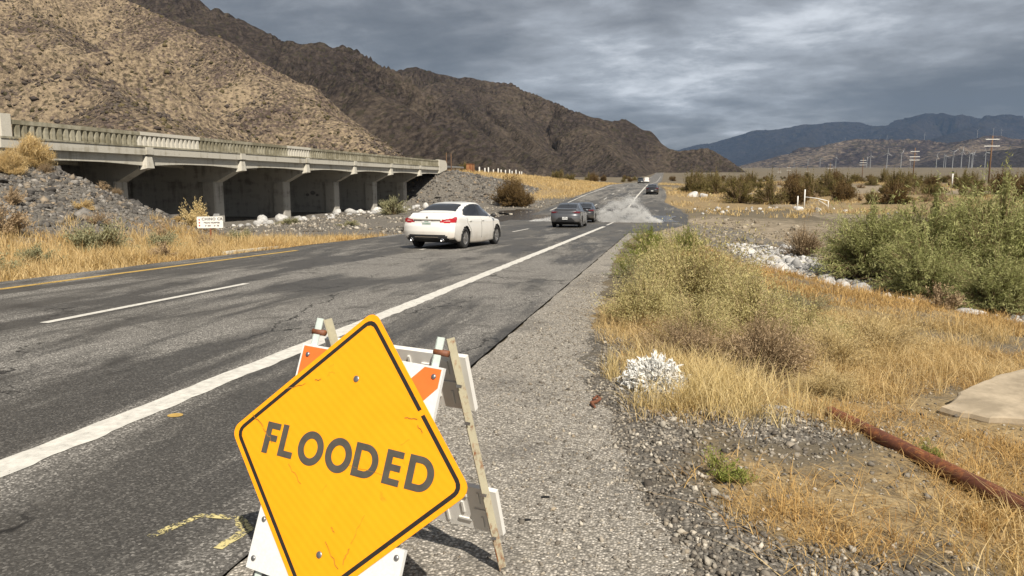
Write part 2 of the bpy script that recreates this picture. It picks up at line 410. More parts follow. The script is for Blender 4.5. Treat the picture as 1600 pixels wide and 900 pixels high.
def mat_rust_paint(name, base, amount, sc=9.0):
    n = NT(name); p = n.obj(); a = n.noise(n.map(p, (1, 1, .35)), sc, 6, .7); b = n.noise(p, sc * 6, 4, .7)
    f = n.math('ADD', n.math('MULTIPLY', a, .75), n.math('MULTIPLY', b, .25))
    col = n.mix(n.ramp(f, [(amount - .03, 0.0), (amount + .05, 1.0)]), n.ramp(b, [(.3, tuple(c * .85 for c in base)), (.7, base)]), n.ramp(b, [(.3, (.10, .03, .012)), (.7, (.30, .11, .04))]))
    n.bsdf(Base__Color=col, Roughness=.65, Normal=n.bump(f, .4, .003)); MAT[name] = n.m
mat_rust_paint('leg_paint', (.60, .68, .64), .60, 7); mat_rust_paint('leg_rust', (.56, .52, .38), .53, 6)
mat_rust_paint('rusty_pipe', (.13, .045, .024), .52, 5); mat_rust_paint('rusty_post', (.20, .08, .045), .45, 6); mat_rust_paint('rust_sheet', (.34, .17, .07), .5, 3)
mat_rust_paint('white_chipped', (.74, .745, .73), .72, 14)
simple('board_plastic', (.74, .73, .69), .55, .05, 8)
def mat_sign():
    n = NT('sign_yellow'); v = n.obj()
    ln = n.n('TexWave', _wave_type='BANDS', _bands_direction='Z', Vector=n.map(v, (1, 1, 1), rot=(0, R_(-30), 0)), Scale=11.0, Distortion=.4).outputs['Fac']
    sc = n.noise(n.map(v, (2, 2, 2)), 3.0, 6, .7, 1.0); scr = n.vor(n.n('VectorMath', _operation='ADD', i0=n.map(v, (4, 4, 1.6), rot=(0, .6, 0)), i1=n.noise(v, 5, 3, out='Color')).outputs[0], 1.1, 'DISTANCE_TO_EDGE')
    col = n.mix(n.math('ADD', n.math('MULTIPLY', ln, .14), n.math('MULTIPLY', sc, .5)), (.88, .315, .003), (1.0, .44, .010))
    dirt = n.math('MULTIPLY', n.ramp(scr, [(.0, 1.0), (.012, 0.0)]), n.ramp(sc, [(.58, 0.0), (.64, .35)]))
    col = n.mix(dirt, col, (.36, .13, .012))
    n.bsdf(Base__Color=col, Roughness=.42, Specular__IOR__Level=.4, Normal=n.bump(n.math('ADD', ln, n.math('MULTIPLY', sc, .3)), .08, .002)); MAT['sign_yellow'] = n.m
mat_sign()
simple('sign_black', (.018, .016, .013), .55, .25, 30)
simple('letter_grey', (.075, .068, .055), .6, .18, 25)
simple('orange_sheet', (.92, .17, .03), .5, .07, 12)
def mat_water():
    n = NT('flood_water'); p = n.pos()
    b = n.bump(n.noise(n.map(p, (1.2, 2.2, 1)), 1.6, 4, .6), .25, .05)
    n.bsdf(Base__Color=(.045, .040, .033, 1), Roughness=.16, Specular__IOR__Level=.5, Normal=b); MAT['water'] = n.m
mat_water()
def mat_spray():
    n = NT('water_spray'); d = n.n('BsdfDiffuse', Color=(.96, .96, .95, 1)); t = n.n('BsdfTranslucent', Color=(.96, .96, .95, 1)); tr = n.n('BsdfTransparent')
    m = n.n('MixShader', i0=.45, i1=d.outputs[0], i2=t.outputs[0]); m2 = n.n('MixShader', i0=.12, i1=m.outputs[0], i2=tr.outputs[0]); n.surf(m2.outputs[0]); MAT['spray'] = n.m
mat_spray()

# ------------------------------------------------------------------ terrain functions (metres; +Y runs along the road)
def sstep(a, b, x):
    t = np.clip((x - a) / (b - a), 0.0, 1.0)
    return t * t * (3 - 2 * t)

def _h2(ix, iy, seed):
    h = (ix.astype(np.int64) * 374761393 + iy.astype(np.int64) * 668265263 + seed * 1442695041) & 0x7fffffff
    h = ((h ^ (h >> 13)) * 1274126177) & 0x7fffffff
    return ((h ^ (h >> 16)) & 0xffff) / 65535.0

def vnoise(x, y, seed=0):
    x = np.asarray(x, float); y = np.asarray(y, float)
    ix = np.floor(x); iy = np.floor(y); fx = x - ix; fy = y - iy
    ix = ix.astype(np.int64); iy = iy.astype(np.int64)
    u = fx * fx * fx * (fx * (fx * 6 - 15) + 10); v = fy * fy * fy * (fy * (fy * 6 - 15) + 10)
    a = _h2(ix, iy, seed); b = _h2(ix + 1, iy, seed); c = _h2(ix, iy + 1, seed); d = _h2(ix + 1, iy + 1, seed)
    return (a + (b - a) * u) * (1 - v) + (c + (d - c) * u) * v

def fbm(x, y, octv=4, seed=0, gain=0.5):
    s = 0.0; a = 1.0; t = 0.0
    for k in range(octv):
        s = s + a * (vnoise(x, y, seed + k * 17) * 2 - 1); t += a
        x, y = x * 1.63 + y * 1.21 + 11.3, y * 1.63 - x * 1.21 + 5.7; a *= gain
    return s / t

def ridged(x, y, octv=4, seed=0, gain=0.5):
    s = 0.0; a = 1.0; t = 0.0
    for k in range(octv):
        s = s + a * (1 - np.abs(vnoise(x, y, seed + k * 17) * 2 - 1)); t += a
        x, y = x * 1.63 + y * 1.21 + 3.3, y * 1.63 - x * 1.21 + 9.7; a *= gain
    return s / t

_RY = np.array([-400, -30, 0, 20, 45, 55, 62, 72, 107, 167, 250, 350, 500, 700, 1000, 2000, 5000, 40000.])
_RZ = np.array([1.6, .9, 0, -.6, -1.35, -1.63, -1.72, -1.62, -.72, .34, .22, .2, 1.4, 4.2, 9.5, 26, 74, 320.])
_ry = np.concatenate([np.arange(-400, 700, 1.0), np.arange(700, 40000, 50.0)])
_rz = np.interp(_ry, _RY, _RZ)
_k = np.exp(-np.linspace(-2, 2, 13) ** 2); _k /= _k.sum()
_rz[20:1080] = np.convolve(_rz[:1100], _k, 'same')[20:1080]
def road_z(y):
    return np.interp(y, _ry, _rz)

def shoulder_edge(y):                       # ragged right-hand edge of the paved shoulder
    e = np.interp(y, [-30, 0, 3.0, 4.3, 5.3, 6.0, 8.6, 14, 24, 31, 37, 46, 52, 68, 76, 90, 105, 125, 160, 400],
                  [.6, .5, .28, -.1, -.19, -.5, -.75, -1.0, -1.3, -1.35, -.9, .6, 1.6, 2.2, 1.7, .1, .3, .3, -1.4, -1.6])
    return e + 0.10 * fbm(np.asarray(y) * 1.3, np.asarray(y) * 0 + 3.1, 3, 5)

CREEK = np.array([[-2.0, 57, -1.85], [3, 54, -1.95], [5.2, 42, -2.3], [6.3, 31, -2.6], [7.8, 24.8, -2.8], [10.5, 23.6, -2.85], [18, 25.5, -2.9], [45, 27, -3.2], [120, 10, -3.6], [400, -60, -5]])
def polydist(x, y, P, arc=False):
    best = np.full(np.shape(x), 1e9); val = np.zeros(np.shape(x)); ss = np.zeros(np.shape(x)); run = 0.0
    for i in range(len(P) - 1):
        ax, ay = P[i, 0], P[i, 1]; bx, by = P[i + 1, 0] - ax, P[i + 1, 1] - ay
        t = np.clip(((x - ax) * bx + (y - ay) * by) / (bx * bx + by * by), 0, 1)
        d = np.hypot(x - ax - t * bx, y - ay - t * by)
        z = P[i, 2] + t * (P[i + 1, 2] - P[i, 2])
        m = d < best; best = np.where(m, d, best); val = np.where(m, z, val)
        L = math.hypot(bx, by); ss = np.where(m, run + t * L, ss); run += L
    return (best, val, ss) if arc else (best, val)

def embank(y, x=-30.0):                     # 1 where the bridge approaches stand on fill, 0 in the wash under the bridge
    s = np.clip((-np.asarray(x) - 20) * .38, 0, 4.6)
    return 1 - sstep(27.0 + s, 35.0 + 1.35 * s, y) + sstep(93, 106, y)

def ground_z(x, y):
    x = np.asarray(x, float); y = np.asarray(y, float)
    zr = road_z(y)
    dist = np.hypot(x, y)
    # ---- right of the road
    plain = 0.25 * sstep(60, 160, y) + 0.0
    zside = zr - 0.06 - 0.05 * np.clip(x, 0, 6) - .13 * np.clip(x - 2, 0, 8) * sstep(8, 19, y) * (1 - sstep(32, 45, y))
    far_r = np.where(y < 70, -0.75, road_z(np.maximum(y, 70)) * sstep(60, 110, y)) + plain - .35 * sstep(60, 110, 170 - y)
    zside = zside + (far_r - zside) * sstep(12, 40, x)
    dc, zc = polydist(x, y, CREEK)
    w = sstep(1.2, 6.5 + 3 * sstep(30, 45, y), dc + 1.0 * fbm(x * .25, y * .25, 3, 9))
    right = zc + (np.maximum(zside, zc + .3) - zc) * w
    # ---- left of the road
    verge = zr - 0.12 - 0.03 * np.clip(-12 - x, 0, 6)
    wash = np.minimum(-1.88 + 0.12 * fbm(x * .2, y * .2, 3, 21), 9)
    fe = embank(y, x)
    lo = wash + (verge - wash) * np.clip(1 - sstep(28, 40, y) + sstep(88, 104, y), 0, 1)
    lo = np.where(x > -14.5, verge + (lo - verge) * sstep(-12.2, -14.5, x), lo)
    yy = np.clip(y, 31, 106)
    top = np.interp(y, [31, 106, 150, 230, 330, 20000], [2.4, 2.55, 2.3, 1.3, 1.0, 100])
    foot = np.interp(y, [0, 30, 105, 130, 330], [-15.5, -18.5, -17.5, -13.5, -13.2])
    tt = np.clip((foot - x) / (foot + 30.2), 0, 1)
    tt = tt * (1.25 - 0.25 * tt)
    far_l = lo + (top - lo) * tt * np.clip(fe, 0, 1)
    back = 0.012 * np.maximum(0, -55 - x) 
    left = far_l + back
    z = np.where(x < -12.0, left, np.where(x > shoulder_edge(y) - .1, 0, zr))
    re = shoulder_edge(y)
    lip = zr - .045 + .055 * sstep(-.35, .15, x - re) + .022 * fbm(x * 5, y * 5, 3, 13)
    z = np.where(x >= re - .4, lip + (right - zr + .03) * sstep(0.1, 1.8, x - re + .1), z)
    # small relief away from the paving
    off = np.clip(np.maximum(x - re - .1, -12.6 - x), 0, 1.5) / 1.5
    near = 1 / (1 + dist / 60)
    z = z + off * (0.10 * fbm(x * .55, y * .55, 4, 31) * near + 0.35 * fbm(x * .035, y * .035, 3, 41) * sstep(30, 120, dist) * (np.abs(x) > 12))
    mound = 0.10 * np.exp(-(((x - 1.0) / .9) ** 2 + ((y - 5.2) / .8) ** 2))
    z = z + mound
    # under the paving the earth lies a little lower than the road sheet
    onroad = (x > -12.0) & (x < re - .4)
    z = np.where(onroad, zr - 0.05, z)
    return z

# ------------------------------------------------------------------ the ground: one sheet to the horizon
def axis(stops):
    out = [stops[0][0]]
    for (a, _), (b, st) in zip(stops[:-1], stops[1:]):
        k = max(1, int(round((b - a) / st))); out += list(np.linspace(a, b, k + 1)[1:])
    return np.array(out)
gx = axis([(-5800, 0), (-2000, 600), (-600, 100), (-160, 20), (-60, 3.5), (-34, 1.0), (-12.6, .45), (-11.8, .4), (-2, 2.4), (5.5, .10), (12, .25), (22, .5), (45, 1.2), (120, 4), (600, 30), (2500, 150), (11500, 900)])
gy = axis([(-2500, 0), (-300, 400), (-20, 25), (2, 2), (13, .10), (24, .22), (50, .4), (112, .75), (200, 2.5), (600, 12), (2500, 90), (15500, 900)])
X, Y = np.meshgrid(gx, gy); Z = ground_z(X, Y)
def grid_faces(ny, nx):
    i = np.arange(ny - 1)[:, None] * nx + np.arange(nx - 1)[None, :]
    return np.stack([i, i + 1, i + nx + 1, i + nx], -1).reshape(-1, 4)
dcr, _ = polydist(X, Y, CREEK)
re_ = shoulder_edge(Y)
# what the earth is made of, zone by zone
straw = np.zeros_like(X); gravel = np.zeros_like(X); sand = np.zeros_like(X)
rightside = X > re_ - .6
straw = np.where(rightside & (Y < 48), .40 + .5 * fbm(X * .45, Y * .45, 3, 61), straw)
straw = np.where(rightside & (Y > 78) & (Y < 130) & (X < 12), .62, straw)
leftv = X < -11.8
straw = np.where(leftv & (Y < 32) & (X > -19.5), .75, straw)
straw = np.where(leftv & (Y > 100) & (X > -45) & (Y < 260), .68, straw)
straw = np.where(leftv & (embank(Y) < .55) & (Y > 31), .12 + .2 * fbm(X * .15, Y * .15, 3, 3), straw)
emb = leftv & (X < -18) & (X > -33) & (embank(Y, X) > .1) & (Y < 40)
gravel = np.where(emb, .40 + .5 * fbm(X * .5, Y * .5, 3, 19), gravel); sand = np.where(emb, .55, sand)
gravel = np.where(leftv & (embank(Y) < .9) & (Y > 30) & (Y < 107), .75, gravel)
g1 = np.exp(-(((X - .75) / .62) ** 2 + ((Y - 5.15) / .55) ** 2)) + sstep(3.55, 3.05, Y) * .9 + .75 * sstep(.45, .10, X - re_)
gravel = np.where(rightside & (Y < 9), np.clip(g1, 0, 1) * .95, gravel)
straw = np.where(rightside & (Y < 9), np.clip(.62 - .6 * g1, 0, 1), straw)
sand = np.where(rightside & (dcr < 11) & (Y > 12), (.72 - .03 * dcr) * np.where(Y < 25, .75, 1), sand)
straw = np.where(rightside & (dcr < 6) & (Y > 26), straw * .3, straw)
gravel = np.where(rightside & (Y > 7) & (Y < 30) & (X > 1), .28 + .75 * fbm(X * .5 + 4, Y * .35, 3, 33), gravel)
gravel = np.where(rightside & (dcr < 2.2) & (Y > 20), .6, gravel)
sand = np.where((X > 12) & (Y > 60) & (Y < 300), .35 + .5 * fbm(X * .03, Y * .03, 3, 8), sand)
straw = np.where((X > 12) & (Y > 60) & (Y < 400), .30 + .75 * fbm(X * .022, Y * .022, 3, 77), straw)
gm = big_mesh('ground', np.stack([X, Y, Z], -1).reshape(-1, 3), grid_faces(len(gy), len(gx)),
              attrs={'straw': np.clip(straw, 0, 1).ravel(), 'gravel': np.clip(gravel, 0, 1).ravel(), 'sand': np.clip(sand, 0, 1).ravel()})
ground = kind(link('ground', gm, MAT['ground'], smooth=True), 'structure')

# ------------------------------------------------------------------ road, shoulder, painted lines
def strip(name, xa, xb, ys, dz, mat, parent=None, nx=1):
    ys = np.asarray(ys, float); xa = np.broadcast_to(xa, ys.shape); xb = np.broadcast_to(xb, ys.shape)
    t = np.linspace(0, 1, nx + 1)
    Xs = xa[:, None] + (xb - xa)[:, None] * t; Ys = np.repeat(ys[:, None], nx + 1, 1)
    Zs = road_z(Ys) + dz
    me = big_mesh(name, np.stack([Xs, Ys, Zs], -1).reshape(-1, 3), grid_faces(len(ys), nx + 1))
    return link(name, me, mat, parent, smooth=True)
ysr = np.concatenate([np.arange(-60, 0, 3.), np.arange(0, 200, .5), np.arange(200, 700, 8.), np.arange(700, 3000, 60.)])
ledge = -11.95 + .10 * fbm(ysr * .9, ysr * 0, 3, 71)
road = kind(strip('road', ledge, -1.73, ysr, 0.0, MAT['asphalt'], nx=4), 'structure')
yss = np.concatenate([np.arange(-20, 1, .5), np.arange(1, 30, .06), np.arange(30, 170, .3)])
def edge_thick(y): return shoulder_edge(y)
far_paved = np.where(yss > 37, 1.0, 0.0)
yA = yss[yss <= 38.0]; yB = np.concatenate([np.arange(38.0, 175, .3)])
crk = lambda y: -1.715 + .03 * fbm(y * 3, y * 0, 3, 15)
kind(strip('shoulder', crk(yA), shoulder_edge(yA) + .45, yA, -.012, MAT['chip'], nx=3), 'structure')
kind(strip('paved_apron', np.full(len(yB), -1.73), shoulder_edge(yB) + .25 * fbm(yB * .9, yB * 0 + 1, 3, 92), yB, -.004, MAT['asphalt'], nx=3), 'structure')
yl = np.concatenate([np.arange(-20, 0, 1.), np.arange(0, 200, .5), np.arange(200, 700, 8.)])
yl = yl[(yl < 47)]; yl = np.concatenate([np.arange(-20, 1, 1.), np.arange(1, 47, .08)]); strip('edge_line', -3.775 + .018 * fbm(yl * 4, yl * 0, 3, 81), -3.54 + .035 * fbm(yl * 5, yl * 0 + 5, 3, 82), yl, .004, MAT['white_paint'], road)
y2 = np.arange(49.5, 56.2, .5); strip('edge_line', -3.75, -3.60, y2, .004, MAT['worn_white_paint'], road)
y2 = np.concatenate([np.arange(69, 200, 1.), np.arange(200, 700, 10.)]); strip('edge_line', -3.78, -3.58, y2, .004, MAT['white_paint'], road)
y2 = np.arange(-20, 21.5, .5); strip('edge_line', -11.08, -10.90, y2, .004, MAT['yellow_paint'], road)
y2 = np.concatenate([np.arange(74, 200, 1.), np.arange(200, 700, 10.)]); strip('edge_line', -11.22, -11.06, y2, .004, MAT['worn_white_paint'], road)
for k in range(-2, 34):
    yc = 10.03 + 14.63 * k
    m_ = MAT['white_paint'] if (k <= 0 or k > 5) else MAT['worn_white_paint']
    if k in (3, 4): continue
    strip('lane_dash', -7.55, -7.42, np.linspace(yc - 2.3, yc + 2.3, 8), .004, m_, road)
# yellow survey mark sprayed on the road, and a yellow dot
def ribbon(name, pts, w, dz, mat, parent):
    pts = np.array(pts, float); P = []
    for a, b in zip(pts[:-1], pts[1:]):
        for t in np.linspace(0, 1, 9)[:-1]: P.append(a + (b - a) * t)
    P.append(pts[-1]); P = np.array(P); P[:, 0] += .012 * fbm(P[:, 0] * 20, P[:, 1] * 20, 2, 3)
    T = np.gradient(P, axis=0); T /= np.linalg.norm(T, axis=1)[:, None]; Nn = np.stack([-T[:, 1], T[:, 0]], 1)
    ww = w * (1 + .35 * fbm(P[:, 0] * 9, P[:, 1] * 9, 2, 8))[:, None]
    A = P + Nn * ww / 2; B = P - Nn * ww / 2
    V = np.stack([A, B], 1).reshape(-1, 2); V = np.c_[V, road_z(V[:, 1]) + dz]
    i = np.arange(len(P) - 1) * 2; F = np.stack([i, i + 1, i + 3, i + 2], 1)
    return link(name, big_mesh(name, V, F), mat, parent)
ribbon('survey_mark', [(-2.25, 2.80), (-2.16, 3.06), (-1.98, 3.07), (-1.86, 2.97), (-1.885, 2.76)], .05, .004, MAT['spray_paint'], road)
th = np.linspace(0, 2 * math.pi, 13)[:-1]
dv = np.c_[-3.37 + .055 * np.cos(th), 4.54 + .05 * np.sin(th), road_z(4.54 + .05 * np.sin(th)) + .004]
d_ = bpy.data.meshes.new('paint_dot'); d_.from_pydata(dv.tolist(), [], [tuple(range(12))]); link('paint_dot', d_, MAT['yellow_paint'], road)

# water standing in the dip, level, so that the road runs into and out of it
def water_sheet():
    ys = np.linspace(47, 79, 65); lv = -1.668
    Xs = []; V = []; nx = 14
    for y in ys:
        a = -15.5 - 3 * fbm(np.array([y * .15]), np.array([1.]), 2, 4)[0]; b = .9 + .5 * fbm(np.array([y * .3]), np.array([2.]), 2, 6)[0]
        for t in np.linspace(0, 1, nx + 1): V.append((a + (b - a) * t, y, lv))
    me = big_mesh('flood_water', np.array(V), grid_faces(len(ys), nx + 1))
    return kind(link('flood_water', me, MAT['water'], smooth=True), 'structure')
water_sheet()

# ------------------------------------------------------------------ hills and mountains
RIDGE = {
    'hill': [(-564, 362, 224.5), (-412, 378, 156.9), (-320, 374, 113.1), (-285, 369, 96.1), (-255, 358, 84.0), (-220, 336, 67.3), (-180, 313, 48.9), (-137, 286, 29.1), (-99, 258, 10.6), (-76, 243, 4.9)],
    'hill_b': [(-412, 378, 156.9), (-274, 295, 71.7), (-198, 234, 39.1), (-149, 189, 21.2)],
    'midA': [(-757, 923, 307.5), (-658, 913, 241.4), (-604, 900, 220.2), (-557, 897, 206.6), (-506, 884, 184.9), (-464, 869, 167.8), (-405, 870, 163.7), (-359, 857, 153.4), (-322, 841, 133.1), (-285, 825, 112.9), (-231, 790, 79.7), (-180, 754, 43.5), (-135, 727, 12.7)],
    'midA2': [(-557, 897, 206.6), (-407, 761, 123.9), (-309, 674, 97.9), (-269, 639, 85.7), (-213, 584, 60.2), (-155, 530, 34.6), (-116, 484, 16.9), (-93, 456, 6.2)],
    'midB': [(-569, 1353, 168.1), (-481, 1320, 175.9), (-398, 1287, 186.1), (-357, 1284, 174.8), (-322, 1280, 174.5), (-256, 1261, 159.8), (-174, 1220, 123.9), (-124, 1186, 102.1), (-78, 1162, 88.0), (-38, 1126, 64.5), (-14, 1108, 48.8), (17, 1092, 41.7), (56, 1080, 44.4), (81, 1062, 29.8), (105, 1044, 11.6), (125, 1036, 4.8)],
    'midB2': [(-322, 1280, 174.5), (-214, 1051, 81.8), (-144, 904, 35.9), (-94, 808, 13.8)],
    'midB3': [(-174, 1220, 123.9), (-104, 1040, 66.5), (-62, 941, 32.8), (-35, 871, 12.4)],
    'midB4': [(-398, 1287, 186.1), (-284, 1072, 107.1), (-190, 897, 51.2), (-121, 761, 15.7)],
    'far': [(-1878, 16155, 246.1), (-504, 15433, 447.6), (544, 15159, 642.3), (1052, 14761, 739.2), (1729, 14720, 928.1), (1990, 14562, 891.5), (2274, 14631, 972.5), (2711, 14621, 999.8), (3254, 14632, 1026.5), (3597, 14277, 940.7), (3971, 14149, 958.9), (4086, 13872, 1021.5), (4347, 13935, 1085.2), (4745, 13804, 1047.0), (5108, 13871, 1005.1), (5322, 13817, 1038.5), (5642, 13659, 929.7), (7155, 13980, 1021.5), (9181, 14361, 817.4)],
    'farb': [(4347, 13935, 1085.2), (2998, 11523, 581.6), (1970, 9727, 307.4)],
    'farc': [(5322, 13817, 1038.5), (3864, 11192, 639.0), (2858, 9408, 420.5)],
    'fard': [(2711, 14621, 999.8), (1931, 12332, 539.0), (1349, 10624, 256.4)],
    'fhill': [(579, 6517, 43.6), (710, 6344, 83.1), (966, 6000, 191.9), (1113, 5728, 244.7), (1179, 5641, 262.3), (1310, 5670, 279.9), (1681, 5537, 269.2), (1813, 5457, 238.9), (1937, 5382, 258.5), (1975, 5288, 273.2), (2074, 5309, 273.2), (2213, 5333, 245.2), (2610, 5410, 221.2), (3403, 5562, 161.3)],
    'fhill_b': [(1310, 5670, 279.9), (1333, 4831, 151.1), (1315, 4300, 74.4)],
    'fhill_c': [(1975, 5288, 273.2), (1592, 4781, 155.0), (1382, 4420, 96.7)],
    'dark': [(1063, 3831, 37.2), (1146, 3749, 68.0), (1241, 3722, 101.2), (1389, 3704, 124.9), (1531, 3683, 139.6), (1911, 3710, 151.1), (2451, 3814, 110.3)],
}
def mountain(name, keys, x0, x1, y0, y1, nx, ny, slope, mat, amp, wl, seed, base_off=-2.0, warp=0.0, crest_keep=0.12, pw=1.0):
    xs = np.linspace(x0, x1, nx); ys = np.linspace(y0, y1, ny); X, Y = np.meshgrid(xs, ys)
    wx = X + warp * fbm(X / wl * .7, Y / wl * .7, 3, seed + 50); wy = Y + warp * fbm(X / wl * .7 + 9, Y / wl * .7 + 4, 3, seed + 51)
    Z = np.full(X.shape, -1e4); D = np.full(X.shape, 1e9); SS = np.zeros(X.shape)
    for k in keys:
        P = np.array(RIDGE[k], float)
        d0, z0 = polydist(X, Y, P); d1, z1, s1 = polydist(wx, wy, P, True)
        near = np.exp(-d0 / (warp * 1.5 + 1e-3)) if warp else 0
        d = d0 * near + d1 * (1 - near); z = z0 * near + z1 * (1 - near)
        h = z - slope * np.power(d, pw) * (np.maximum(z, 1) / np.maximum(z, 1)) ; m = h > Z
        Z = np.where(m, h, Z); D = np.where(m, d, D); SS = np.where(m, s1 + 777 * len(k), SS)
    att = 1 - np.exp(-D / (wl * crest_keep + 1e-6))
    G = ground_z(X, Y)
    hgt = np.clip((Z - G) / (amp * 2.0), 0, 1)
    rel = (ridged(X / wl, Y / wl, 5, seed) - .62) * 1.5 + .35 * fbm(X / wl * 4, Y / wl * 4, 4, seed + 9)
    gl = ridged(SS / wl * 1.5 + .25 * fbm(X / wl, Y / wl, 3, seed + 70), D / wl * .22, 3, seed + 60) - .62      # spurs and gullies running down from the crest
    rel = rel * .55 + gl * 2.6
    Z = Z + amp * rel * att * hgt + amp * .10 * fbm(X / wl * 9, Y / wl * 9, 4, seed + 3) * hgt
    Z = np.where(Z < G - 4, G - 4, Z)
    F = grid_faces(ny, nx); V = np.stack([X, Y, Z], -1).reshape(-1, 3)
    keep = (V[F][:, :, 2].max(1) > (G.ravel()[F]).min(1) - 1.0); F = F[keep]
    used = np.unique(F); mp_ = np.full(len(V), -1); mp_[used] = np.arange(len(used))
    o = link(name, big_mesh(name, V[used], mp_[F]), mat, smooth=True)
    return kind(o, 'structure'), (xs, ys, Z)
hill, hill_grid = mountain('hill', ['hill', 'hill_b'], -600, -50, 120, 470, 420, 300, .50, MAT['hill_rock'], 13, 60, 3, warp=14)
mountain('mountain_ridge', ['midA', 'midA2'], -1100, -60, 400, 1250, 360, 300, .62, MAT['ridge_rock'], 50, 170, 11, warp=45)
mountain('mountain_ridge', ['midB', 'midB2', 'midB3', 'midB4'], -950, 260, 640, 1650, 400, 300, .60, MAT['ridge_rock'], 46, 190, 23, warp=45)
mountain('far_mountains', ['far', 'farb', 'farc', 'fard'], -3500, 10500, 8200, 15300, 260, 150, .36, MAT['far_rock'], 330, 2000, 5, warp=500, crest_keep=.2)
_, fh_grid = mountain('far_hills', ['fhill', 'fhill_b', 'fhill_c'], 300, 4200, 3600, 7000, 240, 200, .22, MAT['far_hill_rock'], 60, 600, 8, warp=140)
mountain('dark_fan', ['dark'], 700, 3200, 3000, 4600, 120, 90, .16, MAT['dark_hill_rock'], 14, 400, 4, warp=60)

# ------------------------------------------------------------------ the concrete bridge on the left
def bdz(y): return -0.0035 * (y - 33.0)
bridge = empty('concrete_bridge', (-38.0, 68.0, float(ground_z(-38.0, 68.0))))
tag(bridge, 'long concrete bridge with baluster railing and wall piers left of the road', 'bridge')
BO = Vector(bridge.location)
BX0, BX1, BY0, BY1 = -31.6, -44.6, 31.0, 105.5
BENTS = [41.6 + 10.6 * k for k in range(6)]
def bput(mb, name, mat, parent=None, smooth=False):
    mb.v = [(x - BO.x, y - BO.y, z - BO.z) for x, y, z in mb.v]
    return mb.build(name, MAT[mat], parent or bridge, smooth)
def longbox(mb, x0, x1, z0, z1, ya=BY0, yb=BY1):
    pts = [(x0, ya, z0 + bdz(ya)), (x1, ya, z0 + bdz(ya)), (x1, ya, z1 + bdz(ya)), (x0, ya, z1 + bdz(ya)), (x0, yb, z0 + bdz(yb)), (x1, yb, z0 + bdz(yb)), (x1, yb, z1 + bdz(yb)), (x0, yb, z1 + bdz(yb))]
    return mb.add(pts, [(0, 1, 2, 3), (7, 6, 5, 4), (0, 4, 5, 1), (1, 5, 6, 2), (2, 6, 7, 3), (3, 7, 4, 0)])
deck = bput(longbox(MB(), BX0 + .10, BX1 - .10, 3.05, 3.50), 'deck', 'concrete')
kl = bput(longbox(MB(), BX0 + .14, BX0 - .35, 3.502, 3.60), 'kerb', 'rail_concrete', deck)
# outer girder: its lower edge arches up between the bents
for X0, X1 in ((BX0 - .12, BX0 - .55), (BX1 + .55, BX1 + .12), (-36.2, -36.6), (-39.6, -40.0)):
    ys = np.linspace(BY0, BY1, 150); supp = np.array([BY0] + BENTS + [BY1])
    d = np.min(np.abs(ys[:, None] - supp[None, :]), 1)
    zb = 2.54 - .16 * np.clip(1 - d / 4.0, 0, 1) ** 1.3 + bdz(ys); zt = 3.055 + bdz(ys)
    V = []
    for y, a, b in zip(ys, zb, zt): V += [(X0, y, a), (X0, y, b), (X1, y, b), (X1, y, a)]
    F = [(4 * i + k, 4 * i + (k + 1) % 4, 4 * i + 4 + (k + 1) % 4, 4 * i + 4 + k) for i in range(len(ys) - 1) for k in range(4)] + [(0, 1, 2, 3), (4 * len(ys) - 1, 4 * len(ys) - 2, 4 * len(ys) - 3, 4 * len(ys) - 4)]
    bput(MB().add(V, F), 'girder', 'concrete')
for y in BENTS:
    g = bdz(y); zb = -3.0
    pier = bput(MB().box((-38.1, y, (zb + 1.50) / 2 + g / 2), (7.6, .60, 1.50 - zb)), 'pier_wall', 'pier_concrete')
    for cx in (-34.1, -41.6):
        c = MB(); c.add([(cx + a, y + b, z) for z in (zb, 1.42 + g) for a, b in ((-.5, -.62), (.42, -.62), (.5, -.54), (.5, .54), (.42, .62), (-.5, .62))],
                        [(5, 4, 3, 2, 1, 0), (6, 7, 8, 9, 10, 11)] + [(i, (i + 1) % 6, 6 + (i + 1) % 6, 6 + i) for i in range(6)])
        bput(c, 'column', 'pier_concrete', pier)
    cap = MB(); prof = [(-33.5, 1.40 + g), (-31.95, 2.20 + g), (-31.95, 3.04 + g), (-44.25, 3.04 + g), (-44.25, 2.20 + g), (-42.2, 1.40 + g)]
    cap.prism(prof, 'y', y - .48, y + .48); bput(cap, 'pier_cap', 'pier_concrete', pier)
    # flared bracket on the outer face of each bent
    br = MB(); br.add([(-31.74, y - .24, 2.95 + g), (-31.74, y + .24, 2.95 + g), (-31.46, y + .24, 2.95 + g), (-31.46, y - .24, 2.95 + g),
                       (-31.94, y - .42, 2.12 + g), (-31.94, y + .42, 2.12 + g), (-31.40, y + .34, 2.24 + g), (-31.40, y - .34, 2.24 + g)],
                      [(0, 1, 2, 3), (7, 6, 5, 4), (0, 4, 5, 1), (1, 5, 6, 2), (2, 6, 7, 3), (3, 7, 4, 0)])
    bput(br, 'bracket', 'concrete')
    bput(MB().box((-31.43, y, 3.30 + g), (.10, .62, .44)), 'fascia_block', 'concrete', deck)
for y0, y1 in ((29.6, 31.2), (105.3, 106.8)):
    bput(MB().box((-38.1, (y0 + y1) / 2, .55 + bdz(y0)), (12.6, y1 - y0, 4.9)), 'abutment', 'pier_concrete')
